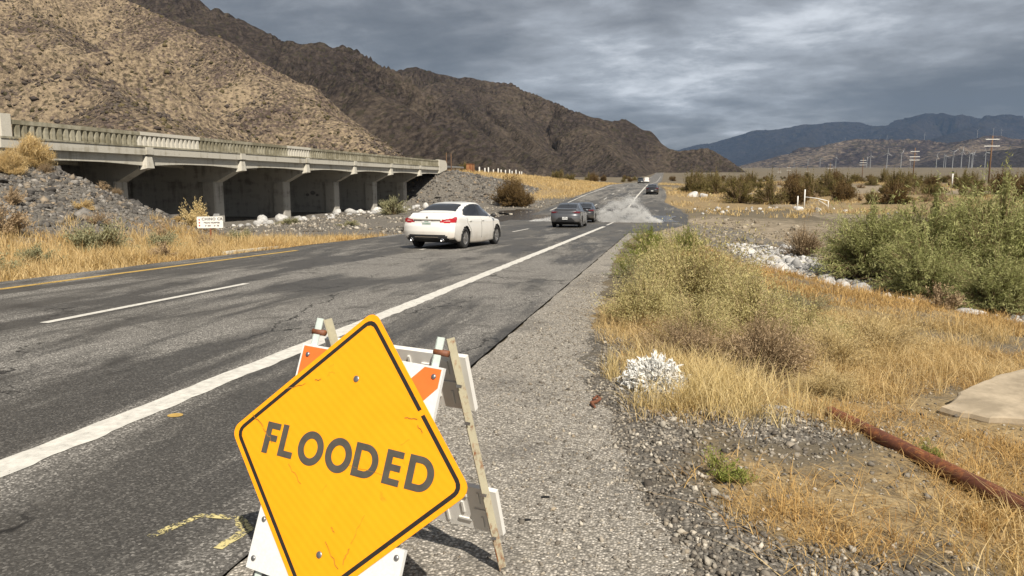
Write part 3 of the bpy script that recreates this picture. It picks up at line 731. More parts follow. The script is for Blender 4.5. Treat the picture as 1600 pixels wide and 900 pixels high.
# railing: posts, cap, base and every baluster
railing = bput(longbox(MB(), BX0 + .06, BX0 - .24, 4.22, 4.43), 'railing', 'rail_concrete')
for ya, yb in ((41.0, 47.0), (59.3, 63.6)):
    bput(longbox(MB(), BX0 + .075, BX0 - .255, 4.235, 4.445, ya, yb), 'rail_cap', 'pale_concrete', railing)
def baluster_mesh():
    a, b = .115, .13; c = .045
    ring = [(-a, -b + c), (-a + c, -b), (a - c, -b), (a, -b + c), (a, b), (-a, b)]
    V = []
    for z, s in ((3.595, 1.0), (4.06, 1.0), (4.225, .62)):
        V += [(q * 0 + p2 * 1.0, p1 * s, z) for (p1, p2) in ring for q in (0,)]
    F = []
    for k in range(2):
        for i in range(6): F.append((k * 6 + i, k * 6 + (i + 1) % 6, k * 6 + 6 + (i + 1) % 6, k * 6 + 6 + i))
    me = bpy.data.meshes.new('baluster'); me.from_pydata(V, [], F); me.update(); return me
bm1 = baluster_mesh(); bm1.materials.append(MAT['rail_concrete']); bm2 = bm1.copy(); bm2.materials.clear(); bm2.materials.append(MAT['pale_concrete'])
y = 32.1
while y < 103.0:
    pale = 41.0 < y < 47.0 or 59.3 < y < 63.6
    o = link('baluster', bm2 if pale else bm1, None, railing)
    o.location = (BX0 - .09 - BO.x, y - BO.y, bdz(y) - BO.z); y += .445
bput(MB().box((-31.69, 31.35, 4.12), (.46, .58, 1.15)), 'end_post', 'pale_concrete', railing)
ep = MB(); ep.prism([(103.0, 2.35), (106.9, 2.95), (106.9, 3.7), (106.2, 4.20), (103.0, 4.28)], 'x', -32.0, -31.45); bput(ep, 'end_post', 'pale_concrete', railing)
bput(longbox(MB(), BX1 + .24, BX1 - .06, 3.502, 4.43), 'far_parapet', 'rail_concrete')
# faded grey paint marks on a pier wall far under the bridge
gy_ = BENTS[3] - .302
gm_ = MB()
for (cx, cz, r) in ((-36.2, .25, .28), (-36.8, .05, .20), (-35.7, .02, .18)):
    gm_.add([(cx + r * math.cos(a), gy_, cz + bdz(gy_) + .8 * r * math.sin(a)) for a in np.linspace(0, 2 * math.pi, 15)[:-1]], [tuple(range(13, -1, -1))])
simple('faded_spray', (.17, .16, .15), .9, .2, 8)
bput(gm_, 'painted_mark', 'faded_spray')

# ------------------------------------------------------------------ barricade carrying the yellow diamond sign
SU = Vector((.96069362, -.27514774, -.03689826)); SV = Vector((.13140602, .33362553, .93350226)); SN = Vector((-.24454084, -.90165832, .35666798)); SC = Vector((-1.13861596, 2.43962645, .51835238))
GZ = float(road_z(2.6)) - .012
barr = empty('flooded_barricade', (-1.0, 2.55, GZ)); tag(barr, 'yellow diamond FLOODED sign bolted to a folding barricade in the foreground', 'barricade')
BB = Vector(barr.location)
S3 = Matrix((SU, SN, SV)).transposed()
SM = Matrix.Translation(SC - BB) @ S3.to_4x4()           # local x = along the sign, y = out of its face, z = up the sign
def sput(mb, name, mat, parent, smooth=False):
    o = mb.build(name, MAT[mat], parent, smooth); return o
frame = bpy.data.objects.new('sign_panel', None)
def panel(pts, d0, d1):
    return MB().prism(pts, 'y', d0, d1)
def rounded(h, r, n=7):
    """diamond of half-diagonal h with round corners"""
    out = []; s = h - r * math.sqrt(2)
    for k, (cx, cz) in enumerate(((s, 0), (0, s), (-s, 0), (0, -s))):
        a0 = math.radians(-45 + 90 * k)
        for i in range(n): a = a0 + math.radians(90) * i / (n - 1); out.append((cx + r * math.cos(a), cz + r * math.sin(a)))
    return out
H = .788 / math.sqrt(2)
pm = panel(rounded(H, .042), 0.0, -.0035)
sp = pm.build('sign_panel', MAT['sign_yellow'], barr)
sp.matrix_local = SM
def onsign(mb, name, mat, smooth=False): return mb.build(name, MAT[mat], sp, smooth)
# black border: a ring split into the runs that are still there
o_ = rounded(H - .026, .040, 9); i_ = rounded(H - .048, .028, 9); nb = len(o_)
bd = MB(); skip = set()
gap_pts = [Vector((.312, .222)), ]
def dens(P, k=6):
    out = []
    for a, b in zip(P, P[1:] + P[:1]):
        L = math.hypot(b[0] - a[0], b[1] - a[1]); m = max(1, int(L / .012))
        out += [(a[0] + (b[0] - a[0]) * t / m, a[1] + (b[1] - a[1]) * t / m) for t in range(m)]
    return out
def resample(P, n):
    P = np.array(P + P[:1]); s = np.r_[0, np.cumsum(np.hypot(*np.diff(P, axis=0).T))]; t = np.linspace(0, s[-1], n + 1)[:-1]
    return np.c_[np.interp(t, s, P[:, 0]), np.interp(t, s, P[:, 1])]
def bd_ring(n=220):
    ang = np.linspace(0, 2 * math.pi, n + 1)[:-1]
    A = []; B = []
    def hit(poly, a):
        best = None; d = (math.cos(a), math.sin(a))
        for p, q in zip(poly, poly[1:] + poly[:1]):
            ex, ez = q[0] - p[0], q[1] - p[1]; den = d[0] * ez - d[1] * ex
            if abs(den) < 1e-12: continue
            t = (p[0] * ez - p[1] * ex) / den; u = (p[0] * d[1] - p[1] * d[0]) / den
            if t > 0 and -1e-9 <= u <= 1 + 1e-9: best = t if best is None else max(best, t)
        return (d[0] * best, d[1] * best)
    for a in ang: A.append(hit(o_, a)); B.append(hit(i_, a))
    return A, B
A_, B_ = bd_ring()
rb = random.Random(4)
for k in range(len(A_)):
    k2 = (k + 1) % len(A_)
    c = Vector(((A_[k][0] + B_[k][0]) / 2, (A_[k][1] + B_[k][1]) / 2))
    if (c - Vector((.300, .212))).length < .013: continue
    if (c - Vector((-.02, .485))).length < .006: continue
    nick = .0025 * rb.random() if rb.random() < .18 else 0
    f = lambda P, Q, t: (P[0] + (Q[0] - P[0]) * t, P[1] + (Q[1] - P[1]) * t)
    a0, a1, b0, b1 = A_[k], A_[k2], B_[k], B_[k2]
    a0 = f(a0, b0, nick * 20)
    bd.add([(a0[0], .0012, a0[1]), (a1[0], .0012, a1[1]), (b1[0], .0012, b1[1]), (b0[0], .0012, b0[1])], [(0, 1, 2, 3)])
onsign(bd, 'border', 'sign_black')
# lettering F L O O D E D
def lmesh(quads, ox, z0, hgt):
    mb = MB()
    for q in quads: mb.add([(ox + x * hgt, .0018, z0 + z * hgt) for x, z in q], [tuple(range(len(q)))])
    return mb
def arc_ring(cx, cz, rx, rz, tx, tz, a0, a1, n=20):
    out = []
    for i in range(n):
        a = a0 + (a1 - a0) * i / n; b = a0 + (a1 - a0) * (i + 1) / n
        out.append([(cx + rx * math.cos(a), cz + rz * math.sin(a)), (cx + rx * math.cos(b), cz + rz * math.sin(b)), (cx + (rx - tx) * math.cos(b), cz + (rz - tz) * math.sin(b)), (cx + (rx - tx) * math.cos(a), cz + (rz - tz) * math.sin(a))])
    return out
R4 = lambda x0, x1, z0, z1: [(x0, z0), (x1, z0), (x1, z1), (x0, z1)]
st = .235
GL = {'F': [R4(0, st, 0, 1), R4(st, .57, .80, 1), R4(st, .52, .41, .61)],
      'L': [R4(0, st, 0, 1), R4(st, .60, 0, .20)],
      'E': [R4(0, st, 0, 1), R4(st, .61, 0, .19), R4(st, .57, .41, .60), R4(st, .61, .81, 1)],
      'O': arc_ring(.51, .50, .51, .53, .245, .225, 0, 2 * math.pi, 40),
      'D': [R4(0, st, 0, 1), R4(st, .42, .80, 1), R4(st, .42, 0, .20)] + arc_ring(.42, .5, .50, .50, .235, .20, -math.pi / 2, math.pi / 2, 22)}
LH = .120
for ch, ox, z0 in (('F', -.376, -.055), ('L', -.296, -.052), ('O', -.204, -.055), ('O', -.071, -.054), ('D', .060, -.050), ('E', .198, -.048), ('D', .296, -.046)):
    onsign(lmesh(GL[ch], ox, z0, LH), 'letter', 'letter_grey')
for bu, bv in ((-.010, .291), (.006, -.347)):
    b = MB(); b.lathe([(.0, .0125), (.002, .0125), (.0035, .009), (.004, 0.0001)], 'y', 16, (bu, 0, bv)); bo = onsign(b, 'bolt', 'steel', True)
# long scratches and rub marks through the sheeting
scm = MB(); rs = random.Random(12)
for (u0, v0, u1, v1, w) in ((-.465, .075, -.395, .04, .003), (-.395, .035, -.33, -.01, .002), (-.23, -.07, -.15, -.13, .0018), (.05, -.02, .20, -.02, .0009), (.02, -.30, .10, -.37, .003), (.13, -.29, .115, -.35, .003), (.03, -.24, .05, -.26, .0025), (.16, -.17, .13, -.28, .0012), (-.33, .20, -.24, .235, .002), (-.20, .26, -.17, .262, .003), (.24, .19, .29, .195, .003), (.30, .175, .325, .15, .0025)):
    m = 6; P = [(u0 + (u1 - u0) * t / m + rs.uniform(-.004, .004), v0 + (v1 - v0) * t / m + rs.uniform(-.004, .004)) for t in range(m + 1)]
    for p, q in zip(P[:-1], P[1:]):
        d = Vector((q[0] - p[0], q[1] - p[1])).normalized(); nx, nz = -d.y * w / 2 * rs.uniform(.4, 1.2), d.x * w / 2
        scm.add([(p[0] - nx, .0022, p[1] - nz), (q[0] - nx, .0022, q[1] - nz), (q[0] + nx, .0022, q[1] + nz), (p[0] + nx, .0022, p[1] + nz)], [(0, 1, 2, 3)])
simple('scuff', (.34, .15, .02), .8, .3, 40); onsign(scm, 'scratch', 'scuff')
# the folding frame
P3 = lambda u, d, v: SC - BB + SU * u + SN * d + SV * v
def bbar(a, b, w, h, up): return MB().bar(a, b, w, h, up)
def angle_leg(top, foot, side, out):
    """steel angle: two flanges meeting along an edge"""
    mb = MB(); top = Vector(top); foot = Vector(foot); d = (foot - top).normalized(); s = Vector(side).normalized(); o = d.cross(s).normalized() * out
    w = .032; t = .004
    for p, q in ((s, o), (o, s)):
        a = [top, top + p * w, top + p * w + q * t, top + q * t, foot, foot + p * w, foot + p * w + q * t, foot + q * t]
        mb.add(a, [(0, 1, 2, 3), (7, 6, 5, 4), (0, 4, 5, 1), (1, 5, 6, 2), (2, 6, 7, 3), (3, 7, 4, 0)])
    return mb
zf = GZ
def foot_on(u, d):
    v = (zf - (SC + SU * u + SN * d).z) / SV.z; return P3(u, d, v)
HV = .497
for u in (-.285, .283):
    leg = angle_leg(P3(u, -.024, HV), foot_on(u, -.024), SU, -1); lo = leg.build('front_leg', MAT['leg_paint'], barr)
RD = Vector((.125, .315, 0)); 
for u, sgn in ((-.262, 1), (.312, 1)):
    top = P3(u, -.040, HV - .004); ft = Vector((top.x + RD.x, top.y + RD.y, 0.0)); ft.z = float(road_z(ft.y + BB.y)) - .012 - BB.z
    leg = angle_leg(top, ft, SU * .55 + SN * .8, -1); lo = leg.build('rear_leg', MAT['leg_rust'], barr)
    cl = MB()
    for t in (.18, .33, .64, .84):
        p = top + (ft - top) * t; cl.box(p + SU * .022 + SN * .022, (.016, .016, .012), S3)
    cl.build('clip', MAT['steel'], lo)
    hb = MB().lathe([(-.03, .008), (-.03, .012), (.03, .012), (.03, .0001)], 'x', 10); ho = hb.build('hinge_bolt', MAT['rusty_post'], barr, True)
    ho.matrix_local = Matrix.Translation(P3(u, -.030, HV - .055)) @ S3.to_4x4()
# front boards: orange and white striped above, plain white below
def sboard(u0, u1, v0, v1, d0, d1, mat, name, parent=barr):
    o = MB().prism([(u0, v0), (u1, v0), (u1, v1), (u0, v1)], 'y', d0, d1).build(name, MAT[mat], parent); return o
tb = sboard(-.305, .350, .175, .388, -.0045, -.022, 'white_chipped', 'top_board'); tb.matrix_local = SM
for poly in ([(-.296, .186), (-.192, .186), (-.166, .380), (-.296, .380)], [(.222, .328), (.272, .381), (.343, .381), (.343, .314), (.296, .262)]):
    so = MB().prism(poly, 'y', -.0043, -.0030).build('stripe', MAT['orange_sheet'], tb)
for u, v in ((-.268, .348), (.318, .352)):
    MB().lathe([(-.003, .010), (.0, .010), (.003, .007), (.0035, .0001)], 'y', 14, (u, 0, v)).build('bolt', MAT['steel'], tb, True)
lb = sboard(-.318, .350, -.475, -.245, -.0045, -.022, 'white_chipped', 'bottom_board'); lb.matrix_local = SM
for u, v in ((-.290, -.435), (.325, -.275), (-.285, -.29)):
    MB().lathe([(-.003, .010), (.0, .010), (.003, .007), (.0035, .0001)], 'y', 14, (u, 0, v)).build('bolt', MAT['steel'], lb, True)
# rear boards of ribbed white plastic
tL = P3(-.262, -.050, HV - .004); tR = P3(.312, -.050, HV - .004)
dn = Vector((RD.x, RD.y, (zf - BB.z) - tR.z)); 
uu = (tR - tL).normalized(); dd_ = dn.normalized(); nn = uu.cross(dd_).normalized(); LL = dn.length
R3 = Matrix((uu, nn, -dd_)).transposed()
for s0, s1 in ((.085, .30), (.655, .86)):
    c = tL + uu * .0 + dd_ * (s0 * LL); wid = (tR - tL).length
    b = MB().prism([(-.045, 0), (wid + .052, 0), (wid + .052, -(s1 - s0) * LL), (-.045, -(s1 - s0) * LL)], 'y', 0.008, .030)
    bo = b.build('rear_board', MAT['board_plastic'], barr); bo.matrix_local = Matrix.Translation(c) @ R3.to_4x4()
    rb_ = MB()
    for k in range(7):
        x0 = .03 + k * .085
        for j in range(3):
            zc_ = -(s1 - s0) * LL * (.22 + .28 * j)
            if (k + j) % 2: rb_.box((x0, .005, zc_), (.06, .007, .010))
            else: rb_.box((x0, .005, zc_), (.010, .007, .055))
    rb_.build('rib', MAT['board_plastic'], bo)

# ------------------------------------------------------------------ cars: one lofted shell, cut into panels, glass and lamps
def smooth_interp(xs, pts):
    px, py = np.array(pts, float).T
    m = np.gradient(py, px)
    i = np.clip(np.searchsorted(px, xs) - 1, 0, len(px) - 2); h = px[i + 1] - px[i]; t = np.clip((xs - px[i]) / h, 0, 1)
    return (2 * t**3 - 3 * t**2 + 1) * py[i] + (t**3 - 2 * t**2 + t) * h * m[i] + (-2 * t**3 + 3 * t**2) * py[i + 1] + (t**3 - t**2) * h * m[i + 1]
def in_poly(px, py, poly):
    c = np.zeros(px.shape, bool); n = len(poly)
    for i in range(n):
        x1, y1 = poly[i]; x2, y2 = poly[(i + 1) % n]
        if y1 == y2: continue
        k = ((y1 > py) != (y2 > py)) & (px < (x2 - x1) * (py - y1) / (y2 - y1) + x1); c ^= k
    return c
SEDAN = dict(
    top=[(-2.44, .98), (-2.36, 1.07), (-2.10, 1.115), (-1.80, 1.125), (-1.55, 1.20), (-1.20, 1.335), (-.85, 1.42), (-.45, 1.462), (-.05, 1.472), (.35, 1.435), (.75, 1.29), (1.22, 1.06), (1.45, 1.00), (1.9, .90), (2.25, .78), (2.44, .62)],
    belt=[(-2.44, .94), (-2.2, .985), (-1.6, .985), (-.8, .955), (.4, .925), (1.2, .90), (1.8, .82), (2.25, .70), (2.44, .58)],
    wid=[(-2.44, .875), (-2.25, .885), (-1.9, .90), (-1.2, .905), (0, .915), (1.2, .905), (1.8, .88), (2.2, .82), (2.44, .70)],
    roof=[(-2.44, .62), (-1.7, .60), (-.9, .575), (0, .60), (.6, .60), (1.3, .66), (2.44, .55)],
    bot=[(-2.44, .34), (-2.25, .25), (-1.8, .20), (1.8, .20), (2.25, .24), (2.44, .32)], wb=(-1.40, 1.375), wr=.335)
def make_shell(S, ns=132):
    y = np.unique(np.r_[np.linspace(-2.44, -2.0, 22), np.linspace(-2.0, 2.0, ns - 44), np.linspace(2.0, 2.44, 22)])
    zt = smooth_interp(y, S['top']); zb = smooth_interp(y, S['belt']); w = smooth_interp(y, S['wid']); r = smooth_interp(y, S['roof']); z0 = smooth_interp(y, S['bot'])
    zt = np.maximum(zt, zb + .015)
    gh = sstep(.05, .40, zt - zb)
    ctrl = []                                  # half section from the sill to the roof centre
    def P(x, z): ctrl.append(np.stack([x, z], -1))
    hb = zb - z0
    P(w * .0, z0); P(w * .80, z0); P(w * .95, z0 + .03); P(w * .985, z0 + .14 * hb / .7); P(w, z0 + .40 * hb); P(w * .998, z0 + .60 * hb); P(w * .985, z0 + .78 * hb); P(w * .978, z0 + .90 * hb)
    P(w * .95, zb)
    lo = w * .915; hi = np.where(gh > 0, r, r); tx = lo + (hi - lo) * gh
    side_t = zt - .075 * gh
    P(lo * (1 - .15 * (1 - gh)), zb + (.012 + .02 * gh))
    for t in (.35, .7): P(lo * (1 - .15 * (1 - gh)) + (r - lo * (1 - .15 * (1 - gh))) * t + .012 * gh * math.sin(t * math.pi), zb + .03 * gh + (side_t - zb - .03 * gh) * (t * gh + (1 - gh) * t))
    P(r, side_t); P(r * .90, zt - .030 * gh); P(r * .60, zt - .008 * gh); P(r * .3, zt); P(r * 0, zt + .0)
    C_ = np.array(ctrl).transpose(1, 0, 2)      # stations, ctrl, 2
    # subdivide the section
    seg = [3, 2, 3, 5, 5, 5, 4, 3, 2, 7, 7, 6, 3, 4, 4, 4]
    rows = []
    for k, m in enumerate(seg):
        a, b = C_[:, k], C_[:, k + 1]; ta = (C_[:, k + 1] - C_[:, max(k - 1, 0)]) / 2; tb = (C_[:, min(k + 2, C_.shape[1] - 1)] - C_[:, k]) / 2
        if k in (0, 1): ta = tb = b - a
        for j in range(m):
            t = j / m; rows.append((2 * t**3 - 3 * t**2 + 1) * a + (t**3 - 2 * t**2 + t) * ta + (-2 * t**3 + 3 * t**2) * b + (t**3 - t**2) * tb)
    rows.append(C_[:, -1]); H_ = np.array(rows).transpose(1, 0, 2)          # (ny, nh, 2)
    full = np.concatenate([H_, (H_ * [-1, 1])[:, -2:0:-1]], 1)               # closed ring
    ny, nr = full.shape[:2]
    V = np.concatenate([full[..., :1], np.broadcast_to(y[:, None, None], (ny, nr, 1)), full[..., 1:]], -1)
    i = np.arange(ny - 1)[:, None] * nr; j = np.arange(nr)[None, :]; jn = (j + 1) % nr
    F = np.stack([i + j, i + nr + j, i + nr + jn, i + jn], -1).reshape(-1, 4)
    V = V.reshape(-1, 3); nh = H_.shape[1]
    # end caps as grids
    caps = []; ncol = 28
    for st_, flip in ((0, False), (ny - 1, True)):
        base = len(V); q = H_[st_]; t = np.linspace(-1, 1, ncol + 1)
        cv = np.stack([q[:, :1] * t[None, :], np.full((nh, ncol + 1), y[st_]), np.repeat(q[:, 1:], ncol + 1, 1)], -1)
        V = np.concatenate([V, cv.reshape(-1, 3)]); f = grid_faces(nh, ncol + 1) + base
        F = np.concatenate([F, f if not flip else f[:, ::-1]])
    x, yy, z = V.T
    kr = sstep(-1.7, -2.44, yy); kf = sstep(1.5, 2.44, yy)
    prof = np.interp(z, [.2, .40, .55, .72, .80, .95, 1.08], [.10, .02, 0, .02, .05, .06, .10])
    proff = np.interp(z, [.2, .4, .55, .7, .9], [.10, .0, 0, .06, .25])
    V = np.stack([x, yy + kr * (.22 * np.abs(x / .88) ** 3.4 + prof) - kf * (.32 * np.abs(x / .8) ** 2.4 + proff), z], -1)
    return V, F
def sub_mesh(name, V, F, Nrm, off=0.0):
    u = np.unique(F); mp_ = np.full(len(V), -1); mp_[u] = np.arange(len(u))
    me = big_mesh(name, V[u] + Nrm[u] * off, mp_[F]); me.polygons.foreach_set('use_smooth', np.ones(len(F), bool))
    me.normals_split_custom_set_from_vertices(Nrm[u].tolist()); return me
def wheel(parent, x, y, r, mats):
    w = .215; s = 1 if x > 0 else -1; loc = (x, y, r)
    t = MB().lathe([(-w / 2, r * .62), (-w / 2, r * .90), (-w * .38, r), (w * .38, r), (w / 2, r * .90), (w / 2, r * .62), (-w / 2, r * .62)], 'x', 32)
    wo = empty('wheel', loc); wo.parent = parent
    t.build('tyre', MAT['tyre'], wo, True)
    rm = MB().lathe([(s * w * .40, r * .66), (s * w * .46, r * .64), (s * w * .38, r * .58), (s * w * .05, r * .56), (s * w * .05, .0001)], 'x', 28)
    for k in range(10):
        a = 2 * math.pi * k / 10 + (.13 if k % 2 else -.13); 
        rm.bar((s * w * .30, .05 * math.cos(a), .05 * math.sin(a)), (s * w * .40, r * .62 * math.cos(a), r * .62 * math.sin(a)), .026, .03, (1, 0, 0))
    rm.lathe([(s * w * .20, .055), (s * w * .40, .045), (s * w * .42, .0001)], 'x', 14)
    rm.build('rim', MAT[mats.get('rim', 'alloy')], wo, False)
    MB().lathe([(s * w * .04, r * .55), (s * w * .045, .0001)], 'x', 16).build('brake_disc', MAT['dark_under'], wo)
def tri_norm(V, F):
    a, b, c, d = (V[F[:, k]] for k in range(4)); n = np.cross(c - a, d - b)
    N = np.zeros_like(V)
    for k in range(4): np.add.at(N, F[:, k], n)
    # weld coincident vertices (cap rims) so that shading runs across them
    return n, N / np.maximum(np.linalg.norm(N, axis=1, keepdims=True), 1e-9)
def make_car(name, label, S, scale, paint, style, loc, rz, cat='car', group=None, simple_=False):
    V, F = make_shell(S, 104 if not simple_ else 80); n, N = tri_norm(V, F)
    c = V[F].mean(1); x, y, z = np.abs(c[:, 0]), c[:, 1], c[:, 2]; xs = c[:, 0]; nn = n / np.maximum(np.linalg.norm(n, axis=1, keepdims=True), 1e-12)
    car = empty(name, loc, rz); tag(car, label, cat, group); car.scale = scale
    part = np.zeros(len(F), int)
    side = (np.abs(nn[:, 0]) > .55)
    # wheel openings
    cut = np.zeros(len(F), bool)
    for yw in S['wb']: cut |= (np.hypot(y - yw, z - S['wr']) < S['wr'] + .045) & (x > .55) & (z < .74)
    # glass
    zbel = smooth_interp(np.clip(y, -2.44, 2.44), S['belt']); zto = smooth_interp(np.clip(y, -2.44, 2.44), S['top'])
    sw = style.get('sidewin', [(-1.36, 1.06), (-1.18, 1.19), (-.88, 1.315), (-.45, 1.385), (0, 1.40), (.38, 1.355), (.72, 1.215), (1.02, 1.02), (1.06, .985), (.4, .985), (-.6, 1.005), (-1.25, 1.03)])
    isw = in_poly(y, z, sw) & (x > .5) & (np.abs(nn[:, 0]) > .35)
    pill = np.abs(y - (-.12 + .10 * (z - 1.0))) < .035
    part[isw & ~pill & (y > -.1) & (xs > 0)] = 1; part[isw & ~pill & (y > -.1) & (xs < 0)] = 2
    part[isw & ~pill & (y <= -.1) & (xs > 0)] = 3; part[isw & ~pill & (y <= -.1) & (xs < 0)] = 4
    part[isw & pill] = 5
    rw = style.get('rearwin', (-1.60, -.90))
    fr = np.clip((y - rw[0]) / (rw[1] - rw[0]), 0, 1)
    rwm = (y > rw[0]) & (y < rw[1]) & (x < .60 - .08 * fr) & (nn[:, 2] > .25) & (z > zbel + .07); part[rwm] = 6
    wm_ = (y > .50) & (y < 1.18) & (x < .62 - .04 * (1.18 - y)) & (nn[:, 2] > .25) & (z > zbel + .10); part[wm_] = 7
    # rear lamps, bumper trim
    rear = (y < -1.75)
    xa = np.where(rear, x, 0); wrap = np.where(y > -2.22, .85 + (y + 2.22), xa)
    for poly, pid in style['lamps']:
        m = rear & (z > .3) & in_poly(np.where(x > .80, .80 + np.maximum(0, y + 2.20) * 1.0, x), z, poly); part[m & (xs > 0)] = pid; part[m & (xs <= 0)] = pid + 1
    bl = rear & (z < style.get('trimtop', .42)) & (z > .10) & (x < style.get('trimw', .66) + (style.get('trimtop', .42) - z) * .8) & (nn[:, 1] < -.2); part[bl] = 12
    part[(nn[:, 2] < -.6) & (z < .32)] = 13
    fr_ = (y > 2.0) & (z > .32) & (z < .58) & (x < .55) & (nn[:, 1] > .4); part[fr_] = 16
    hl = (y > 1.85) & (z > .60) & (z < .74) & (x > .42) & (nn[:, 1] > .15); part[hl & (xs > 0)] = 14; part[hl & (xs <= 0)] = 15
    NAMES = {0: ('body', paint), 1: ('side_window', 'glass'), 2: ('side_window', 'glass'), 3: ('side_window', 'glass'), 4: ('side_window', 'glass'), 5: ('door_pillar', 'black_plastic'), 6: ('rear_window', 'glass'), 7: ('windscreen', 'glass'),
             8: ('tail_lamp', style.get('lampmat', 'tail_red')), 9: ('tail_lamp', style.get('lampmat', 'tail_red')), 10: ('reversing_lamp', 'tail_clear'), 11: ('reversing_lamp', 'tail_clear'), 12: ('bumper_trim', 'black_plastic'), 13: ('underside', 'dark_under'), 14: ('headlamp', 'alloy'), 15: ('headlamp', 'alloy'), 16: ('grille', 'black_plastic')}
    body = None
    for pid in sorted(NAMES):
        f = F[(part == pid) & ~cut]
        if len(f) == 0: continue
        o = link(NAMES[pid][0], sub_mesh(NAMES[pid][0], V, f, N), MAT[NAMES[pid][1]], car)
        if pid == 0: body = o
    # dark wheel houses and floor pan
    wh = MB()
    for yw in S['wb']:
        for s in (-1, 1):
            prof = [(s * .50, S['wr'] + .055), (s * .885, S['wr'] + .055)]
            m = MB(); nseg = 18; out = []; fs_ = []
            for k in range(nseg + 1):
                a = math.pi * (-.08 + 1.16 * k / nseg)
                for (ox, r) in prof: out.append((ox, yw + r * math.cos(a), S['wr'] + r * math.sin(a)))
            for k in range(nseg): fs_.append((2 * k, 2 * k + 1, 2 * k + 3, 2 * k + 2))
            wh.add(out, fs_)
    wh.box((0, 0, .30), (1.10, 4.3, .16)); wh.build('wheel_housing', MAT['dark_under'], car)
    tr_ = .775
    for yw in S['wb']:
        for s in (-1, 1): wheel(car, s * tr_, yw, S['wr'], style)
    if simple_: return car
    # surface lookup for details on the flanks
    def flank(yq, zq, s=1, out=.002):
        m = (part == 0) & (np.sign(xs) == s) & side; idx = np.where(m)[0]
        k = idx[np.argmin((y[idx] - yq) ** 2 + (z[idx] - zq) ** 2)]; return Vector((c[k][0] + s * out, yq, zq))
    for s in (-1, 1):
        for yh in (.02, -1.02):
            p = flank(yh, .87, s); MB().box(p + Vector((s * .012, 0, 0)), (.025, .17, .026)).build('door_handle', MAT[style.get('handle', paint)], car)
        gl = MB()
        for pts in ([(-.10, .96), (-.11, .60), (-.12, .30)], [(-.93, .34), (-1.02, .60), (-1.25, .80), (-1.28, 1.0)], [(.98, .93), (.96, .60), (.92, .30)]):
            for (a0, b0), (a1, b1) in zip(pts[:-1], pts[1:]):
                for t in np.linspace(0, 1, 7)[:-1]:
                    p = flank(a0 + (a1 - a0) * t, b0 + (b1 - b0) * t, s, .001); q = flank(a0 + (a1 - a0) * (t + 1 / 6), b0 + (b1 - b0) * (t + 1 / 6), s, .001)
                    gl.bar(p, q, .008, .008, (s, 0, 0))
        gl.build('door_gap', MAT['black_plastic'], car)
        p = flank(.93, .93, s); mb = MB(); mb.tube([p + Vector((-s * .05, 0, .05)), p + Vector((s * .07, 0, .07))], .018, 6)
        mh = MB().add([], []); mm = Matrix.Diagonal((.105, .075, .068)).to_4x4()
        import bmesh
        bm = bmesh.new(); bmesh.ops.create_icosphere(bm, subdivisions=2, radius=1.0, matrix=Matrix.Translation(p + Vector((s * .12, .0, .085))) @ mm)
        me = bpy.data.meshes.new('wing_mirror'); bm.to_mesh(me); bm.free()
        mi = link('wing_mirror', me, MAT[style.get('mirror', paint)], car, True); mb.build('mirror_arm', MAT['black_plastic'], mi)
    # number plate, badge, boot strip, exhausts
    def rear_pt(xq, zq):
        idx = np.where(y < -1.95)[0]; k = idx[np.argmin((xs[idx] - xq) ** 2 + (z[idx] - zq) ** 2)]; return c[k]
    pz = style['plate_z']; p = rear_pt(.18, pz); pl_ = MB().box((0, p[1] - .018, pz), (.31, .012, .155)).build('number_plate', MAT['plate_white'], car)
    pt = MB()
    for k in range(7): pt.box((-.12 + .04 * k, p[1] - .0255, pz - .005), (.022, .003, .06))
    pt.box((0, p[1] - .0255, pz + .055), (.14, .003, .018)); pt.build('plate_lettering', MAT[style.get('plate_ink', 'plate_green')], pl_)
    if 'badge_z' in style:
        q = rear_pt(.0, style['badge_z']); bg_ = MB().lathe([(q[1] - .002, .040), (q[1] - .012, .040), (q[1] - .012, .028), (q[1] - .002, .028)], 'y', 20, (0, 0, style['badge_z']))
        bg_.box((0, q[1] - .010, style['badge_z']), (.085, .008, .014)); bg_.build('badge', MAT['chrome'], car)
    if 'strip_z' in style:
        st_ = MB(); zz = style['strip_z']
        xsq = np.linspace(-.46, .46, 13); P = [rear_pt(a, zz) for a in xsq]
        for k in range(12): st_.bar((xsq[k], P[k][1] - .012, zz), (xsq[k + 1], P[k + 1][1] - .012, zz), .026, .030, (0, 0, 1))
        st_.build('boot_strip', MAT[style.get('strip_mat', 'chrome')], car)
    if style.get('exhaust'):
        for s in (-1, 1):
            ex = MB().lathe([(-2.30, .045), (-2.42, .048), (-2.42, .038), (-2.32, .036), (-2.32, .0001)], 'y', 16, (s * .52, 0, .30)); ex.build('exhaust_pipe', MAT['chrome'], car, True)
        bs = MB(); bs.bar((-.40, -2.415, .385), (.40, -2.415, .385), .012, .022); bs.build('bumper_strip', MAT['chrome'], car)
    if style.get('antenna'):
        MB().prism([(-.95, 1.435), (-1.10, 1.415), (-1.09, 1.475)], 'x', -.018, .018).build('roof_antenna', MAT[paint], car)
    if style.get('spoiler'):
        sp_ = MB(); xsq = np.linspace(-.62, .62, 13)
        for a, b in zip(xsq[:-1], xsq[1:]):
            f_ = lambda q: -2.335 + .20 * abs(q / .85) ** 2.4
            sp_.bar((a, f_(a), 1.085), (b, f_(b), 1.085), .05, .02)
        sp_.build('spoiler', MAT[paint], car)
    return car
lamp_w = [([(.40, .86), (.50, .91), (.72, .96), (.92, 1.0), (1.02, 1.0), (.96, .93), (.90, .83), (.62, .81), (.46, .83)], 8), ([(.55, .885), (.70, .91), (.74, .87), (.60, .85)], 10)]
